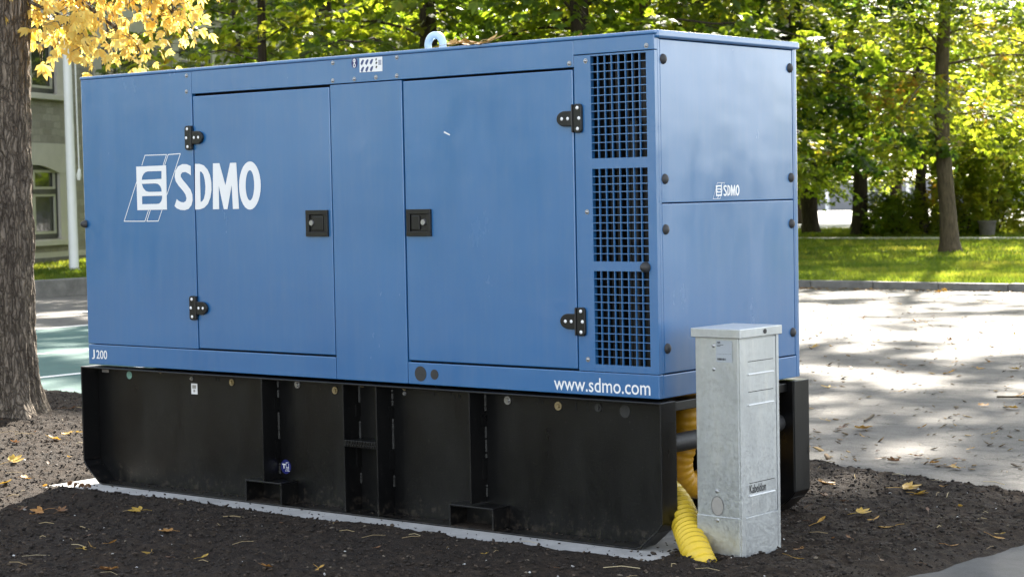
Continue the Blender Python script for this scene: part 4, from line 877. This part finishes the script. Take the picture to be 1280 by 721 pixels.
def tree(kind, x, y, s, rz, label, lean=(0, 0), name=None):
    t = thing(name or {'lime': 'lime_tree', 'maple': 'maple_tree', 'dark': 'elm_tree', 'chestnut': 'chestnut_tree', 'tall': 'lime_tree', 'slim': 'young_tree'}[kind], label, 'tree', (x, y, .09), 'trees around the lawn')
    t.rotation_euler = (lean[0], lean[1], rz); t.scale = (s, s, s)
    for nm, me in zip(('trunk', 'crown'), VAR[kind]): link(nm, me, t, True)
    return t
for a in TREES: tree(*a)
# shrubs
def shrub_var(key, mat, seed, Rr, Hh, n, leaf, k=4):
    r = random.Random(seed); V = []; Fs = []; T = MB()
    for i in range(11):
        az = i*2.4; out = r.uniform(.25, .95); e = Vector((math.cos(az)*Rr*out, math.sin(az)*Rr*out, Hh*r.uniform(.55, 1.0)*(1-.35*out*out))); m = e*.5 + Vector((0, 0, Hh*.12))
        T.tube([Vector((math.cos(az)*.08, math.sin(az)*.08, -.05)), m, e], [.022, .015, .004], 5, False)
    for i in range(n):
        a = r.uniform(0, 6.283); u = r.uniform(.03, 1); q = math.sqrt(1-(u-.12)**2*.98) if u > .12 else .95
        ph = Vector((math.cos(a), math.sin(a), 0)); lob = .74+.42*math.sin(a*3+seed)*math.sin(u*5+seed)+.10*math.sin(a*7+u*9)
        f = (1-.55*r.random()**2.2)*lob; p = Vector((ph.x*Rr*q*f, ph.y*Rr*q*f, Hh*u*(.75+.3*f)))
        leaf_fan(p, ph+Vector((r.gauss(0, .5), r.gauss(0, .5), r.gauss(0, .4))), Vector((r.gauss(0, .45)+ph.x*.4, r.gauss(0, .45)+ph.y*.4, .9)), k, leaf, r, V, Fs)
    tm = T.mesh('stems'); tm.materials.append(M['bark']); cm = np_mesh('foliage', np.array([v[:] for v in V]), np.array(Fs)); cm.materials.append(M[mat]); VAR[key] = (tm, cm)
shrub_var('bush', 'leaf_green', 6, 1.3, 2.0, 2300, .15)
shrub_var('lightbush', 'leaf_green', 8, 1.2, 1.9, 1500, .13)
for key, x, y, s, rz, label in SHRUBS:
    t = thing('shrub', label, 'shrub', (x, y, .09), 'shrubs under the trees'); t.rotation_euler = (0, 0, rz); t.scale = s
    for nm, me in zip(('stems', 'foliage'), VAR[key]): link(nm, me, t, True)

# ---------------------------------------------------------------- the near tree with yellow leaves
nt_ = thing('chestnut_tree', 'furrowed brown trunk at the left with yellow sunlit autumn leaves above the generator', 'tree', (-2.55, 1.29, .05))
na, nz = 150, 330; zz = np.linspace(-.12, 6.2, nz); aa = np.linspace(0, 2*np.pi, na, endpoint=False); A_, Z_ = np.meshgrid(aa, zz)
rad = .207*(1-.008*Z_) + .012*np.sin(2*A_+.6*Z_)
fl = np.exp(-np.maximum(Z_, 0)/.20); rad = rad + fl*(.125+.05*np.cos(5*A_+1.1)+.03*np.cos(3*A_))
cx, cy_ = np.cos(A_), np.sin(A_); p3 = np.stack([cx.ravel()*3.4, cy_.ravel()*3.4, Z_.ravel()*.62], 1)
warp = fbm(p3*1.2, 50, 2)
ridge = np.abs(2*fbm(np.c_[p3[:, :2]*1.25+warp[:, None]*1.3, p3[:, 2]*4.2], 51, 3, .55)-1)
plate = np.abs(2*fbm(np.c_[p3[:, :2]*2.5, p3[:, 2]*14], 53, 2)-1)
rad = rad + (.046*np.minimum(ridge, .45).reshape(A_.shape) + .010*np.minimum(plate, .4).reshape(A_.shape) - .012) + .008*(fbm(p3*7, 55, 2).reshape(A_.shape)-.5)
kn = np.exp(-(((A_-R(20)+np.pi) % (2*np.pi)-np.pi)/.22)**2-((Z_-1.62)/.13)**2)*.028; rad = rad+kn
V = np.stack([rad*cx + .012 + .018*Z_, rad*cy_ + .01 + .015*Z_, Z_], 2).reshape(-1, 3) + np.array([-2.55, 1.29, .05])
i = (np.arange(nz-1)[:, None]*na + np.arange(na)[None]).ravel(); j = (np.arange(nz-1)[:, None]*na + (np.arange(na)[None]+1) % na).ravel()
obj('trunk', np_mesh('trunk', V, np.stack([i, j, j+na, i+na], 1), True), 'bark_near', nt_)
r = random.Random(21); V = []; Fs = []; T = MB()
def spray(pts, rad, n, ln, k=6, drop=.9, jit=.10):
    T.tube(pts, [rad*(1-.8*i/(len(pts)-1)) for i in range(len(pts))], 7, False); pts = [Vector(p) for p in pts]
    for g in range(n):
        s = (.12+.88*r.random())*(len(pts)-1); i = min(len(pts)-2, int(s)); p = pts[i].lerp(pts[i+1], s-i); ax = (pts[i+1]-pts[i]).normalized()
        q = p + Vector((r.gauss(0, jit), r.gauss(0, jit), r.gauss(-.02, jit*.75)))
        d = ax*r.uniform(.2, 1) + Vector((r.gauss(0, .45), r.gauss(0, .45), -drop*r.uniform(.3, 1)))
        leaf_fan(q, d, Vector((r.gauss(0, .5), r.gauss(0, .5), 1))+ax*.4, k, ln*r.uniform(.7, 1.15), r, V, Fs, 105, .2)
        if r.random() < .4: T.tube([p, p.lerp(q, .5)+Vector((0, 0, .02)), q], [.004, .003, .002], 4, False)
B0 = Vector((-2.45, 1.35, 2.62)); ex = Vector((.776, .631, 0)); ez = Vector((0, 0, 1)); ey = Vector((-.63, .775, 0))
def br(*q): return [B0 + ex*a + ez*b + ey*c for a, b, c in q]
spray(br((0, .25, 0), (.25, .22, .05), (.5, .10, .12), (.72, -.08, .16), (.86, -.22, .18)), .022, 210, .068)
spray(br((.1, .40, .0), (.45, .36, .1), (.75, .26, .2), (.95, .12, .25), (1.10, -.0, .27)), .024, 260, .068)
spray(br((.2, .1, -.1), (.38, .02, -.12), (.5, -.09, -.15), (.58, -.2, -.15)), .012, 95, .08)
spray(br((.0, .12, .1), (.12, .04, .16), (.18, -.02, .2), (.2, -.1, .22)), .010, 26, .085)
spray(br((.5, .5, .2), (.75, .46, .3), (.95, .36, .32), (1.15, .22, .35)), .018, 130, .085)
for k in range(26):
    az = k*2.4+.3; z0 = 3.3+2.9*k/26; L = r.uniform(1.1, 2.2); d = Vector((math.cos(az), math.sin(az), 0)); p = Vector((-2.5, 1.29, z0))
    spray([p, p+d*L*.35+ez*.2*L, p+d*L*.7+ez*.22*L, p+d*L+ez*.08*L], .03, 26, .15, 5, .6, .2)
tm = obj('limbs', T, 'bark_near', nt_); obj('crown', np_mesh('crown', np.array([v[:] for v in V]), np.array(Fs)), 'leaf_yellow', nt_)

# ================================================================ STONE BUILDING
BA = Vector((-28.2, 21.4, 0)); bd = Vector((-.42, .906, 0)).normalized(); bn = Vector((bd.y, -bd.x, 0))
bm = Matrix(((bd.x, -bn.x, 0, BA.x), (bd.y, -bn.y, 0, BA.y), (0, 0, 1, 0), (0, 0, 0, 1)))     # local x along the wall, local y into it
bld = bpy.data.objects.new('stone_building', None); col.objects.link(bld); bld.matrix_world = bm; bld.empty_display_size = .3
tag(bld, 'old grey stone building with pale plaster window surrounds behind the trees at the left', 'building')
def bobj(name, mb, mat, parent=None, bevel=0): return obj(name, mb, mat, parent or bld, bevel, local=True)
S0, S1, TOP = -11.5, 34, 8.6; PITCH = 4.55; rows = ((.64, 2.36), (3.93, 5.75)); cols_ = [-.5 + PITCH*i for i in range(-2, 8)]; hw = 1.16
mb = MB()                                    # wall built as piers and bands round the openings
ze = [0.] + [z for rw in rows for z in rw] + [TOP]
for k in range(0, 6, 2): mb.box(S0, S1, 0, .55, (-.3 if k == 0 else ze[k]), ze[k+1])
for a, b in rows:
    e = [S0] + [q for c in cols_ for q in (c-hw, c+hw)] + [S1]
    for k in range(0, len(e), 2): mb.box(e[k], e[k+1], .0005, .549, a, b)
bobj('wall', mb, 'stone')
bobj('roof', MB().box(S0-.4, S1+.4, -.45, 9, TOP, TOP+.25), 'roof'); bobj('wall_back', MB().box(S0, S1, .6, 8.5, -.3, TOP-.01), 'stone')
bobj('plinth', MB().box(S0, S1, -.07, -.002, -.3, .22), 'kerb', None, .01)
def arch(x0, x1, z0, zs, rise, n=9):       # opening outline with a low arch
    return [(x0, z0), (x1, z0), (x1, zs)] + [(x1+(x0-x1)*i/n, zs+rise*math.sin(math.pi*i/n)) for i in range(1, n)] + [(x0, zs)]
for ri, (a, b) in enumerate(rows):
    for c in cols_:
        if c < -6 or c > 26: continue
        w = bobj('window', MB().box(c-hw+.01, c+hw-.01, .19, .21, a+.02, b-.01), 'curtain' if ri == 0 else 'dark')
        y = lambda x, z, d: (x, d, z)
        sur = MB(); o_ = arch(c-hw+.04, c+hw-.04, a+.03, b-.24, .19); n_ = len(o_)
        # plaster surround: two jambs and an arched lintel, proud of the stone
        sur.box(c-hw-.34, c-hw+.04, -.03, .29, a-.02, b-.24).box(c+hw-.04, c+hw+.34, -.03, .29, a-.02, b-.24)
        top = [(c-hw-.34, b-.2395), (c-hw+.04, b-.2395)] + [(c-hw+.04+(2*hw-.08)*i/9, b-.24+.19*math.sin(math.pi*i/9)) for i in range(1, 9)] + [(c+hw-.04, b-.2395), (c+hw+.34, b-.2395), (c+hw+.46, b+.44), (c-hw-.46, b+.44)]
        sur.prism(top, y, .29, -.04)
        bobj('surround', sur, 'plaster', w)
        bobj('sill', MB().box(c-hw-.42, c+hw+.42, -.14, .29, a-.15, a-.021), 'plaster', w, .012)
        fr = MB(); df = MB(); i0, i1 = c-hw+.042, c+hw-.042
        df.box(i0, i0+.07, .035, .1, a+.03, b-.20).box(i1-.07, i1, .035, .1, a+.03, b-.20).box(i0+.07, i1-.07, .036, .1, a-.02, a+.11).box(i0+.07, i1-.07, .03, .1, b-.70, b-.60).box(i0+.07, i1-.07, .037, .1, b-.16, b-.045)
        for p0, p1 in ((i0+.075, c-.025), (c+.025, i1-.075)):
            for q0, q1 in ((a+.115, b-.705), (b-.595, b-.165)):
                t = .055; fr.box(p0, p0+t, .045, .09, q0, q1).box(p1-t, p1, .045, .09, q0, q1).box(p0+t, p1-t, .0455, .09, q0, q0+t).box(p0+t, p1-t, .0455, .09, q1-t, q1)
        fr.box(c-.0245, c+.0245, .04, .1, a+.115, b-.165)
        bobj('frame', fr, 'frame', w); bobj('dark_frame', df, 'darkframe', w)
        bobj('pane', MB().box(i0+.08, i1-.08, .105, .11, a+.1, b-.05), 'glass', w)
    bobj('string_course', MB().box(S0, S1, -.06, -.002, b+.62, b+.78) if ri == 1 else MB().box(S0, S1, -.05, -.002, a-.42, a-.30), 'plaster')

# flagpole
fp = thing('flagpole', 'tall white flagpole standing on the lawn in front of the stone building', 'flagpole', (-23.9, 18.74, .1))
obj('pole', MB().tube([(-23.9, 18.74, .1), (-23.92, 18.74, 3.), (-23.95, 18.75, 6.), (-23.98, 18.75, 10.5)], [.098, .090, .080, .055], 20), 'pole', fp)
obj('rope', MB().tube([(-23.76, 18.83, 2.05), (-23.775, 18.83, 3), (-23.80, 18.84, 4.4), (-23.86, 18.84, 9)], .014, 6).tube([(-23.78, 18.83, 1.9), (-23.77, 18.83, 2.0), (-23.755, 18.835, 2.12)], [.03, .05, .03], 8), 'pole', fp)
# litter bin
bx, by = -14.75, 41.3
bn_ = thing('litter_bin', 'round grey concrete litter bin beside the shrub on the far lawn', 'litter bin', (bx, by, .1))
prof = [(.0, .10), (.185, .10), (.20, .55), (.195, .60)]; mb = MB().cyl((bx, by, .1), (0, 0, 1), .19, .36, 18, .225); obj('bin_body', mb, 'bin', bn_, .01)
obj('bin_rim', MB().cyl((bx, by, .461), (0, 0, 1), .25, .055, 18), 'bin', bn_, .01)
# far pale fence wall beyond the paving
ff = thing('boundary_wall', 'long pale grey panel wall with white posts far beyond the trees', 'wall', (-60, 105, 0))
obj('panels', MB().box(-150, 40, 105, 105.4, 0, 1.8), 'fargrey', ff)
for k in range(64): obj('post', MB().box(-149+k*2.9, -148.78+k*2.9, 104.75, 104.98, 0, 1.9), 'white', ff)

# ================================================================ LIGHT, CAMERA
AZ, EL = R(-25.), R(33.)
sd = Vector((math.sin(AZ)*math.cos(EL), math.cos(AZ)*math.cos(EL), math.sin(EL)))
w = bpy.data.worlds.new('World'); sc.world = w; w.use_nodes = True; nt = w.node_tree; nt.nodes.clear()
sky = N(nt, 'ShaderNodeTexSky', {'sky_type': 'NISHITA', 'sun_disc': False, 'sun_elevation': EL, 'sun_rotation': AZ, 'air_density': 1.0, 'dust_density': .7, 'ozone_density': 1.0})
hs = N(nt, 'ShaderNodeHueSaturation', Saturation=.40, Color=sky.outputs[0])
bg = N(nt, 'ShaderNodeBackground', Color=hs.outputs[0], Strength=.10); wo = nt.nodes.new('ShaderNodeOutputWorld'); nt.links.new(bg.outputs[0], wo.inputs[0])
l = bpy.data.lights.new('sun', 'SUN'); l.energy = 5.0; l.angle = R(.8); l.color = (1, .93, .82)
so = bpy.data.objects.new('sun', l); col.objects.link(so); so.rotation_euler = (-sd).to_track_quat('-Z', 'Y').to_euler(); so.location = sd*50
cam = bpy.data.cameras.new('camera'); co = bpy.data.objects.new('camera', cam); col.objects.link(co); sc.camera = co
rt = Vector((0.77591615, 0.63054158, -0.01927259)); upv = Vector((-0.01563782, 0.04976672, 0.99863844)); fw = Vector((-0.6306422, 0.77455832, -0.0484751))
co.matrix_world = Matrix(((rt.x, upv.x, -fw.x, CAM.x), (rt.y, upv.y, -fw.y, CAM.y), (rt.z, upv.z, -fw.z, CAM.z), (0, 0, 0, 1)))
cam.sensor_width = 36; cam.lens = 2439.566/1280*36; cam.clip_end = 2000; cam.clip_start = .1; cam.dof.use_dof = True; cam.dof.focus_distance = 8.6; cam.dof.aperture_fstop = 8
sc.view_settings.view_transform = 'Standard'; sc.view_settings.look = 'None'; sc.view_settings.exposure = 2.5; sc.view_settings.gamma = 1
sc.render.engine = 'CYCLES'; cy = sc.cycles; cy.use_denoising = True; cy.max_bounces = 7; cy.diffuse_bounces = 4; cy.glossy_bounces = 3; cy.transmission_bounces = 5
cy.sample_clamp_indirect = 6; cy.caustics_reflective = False; cy.caustics_refractive = False
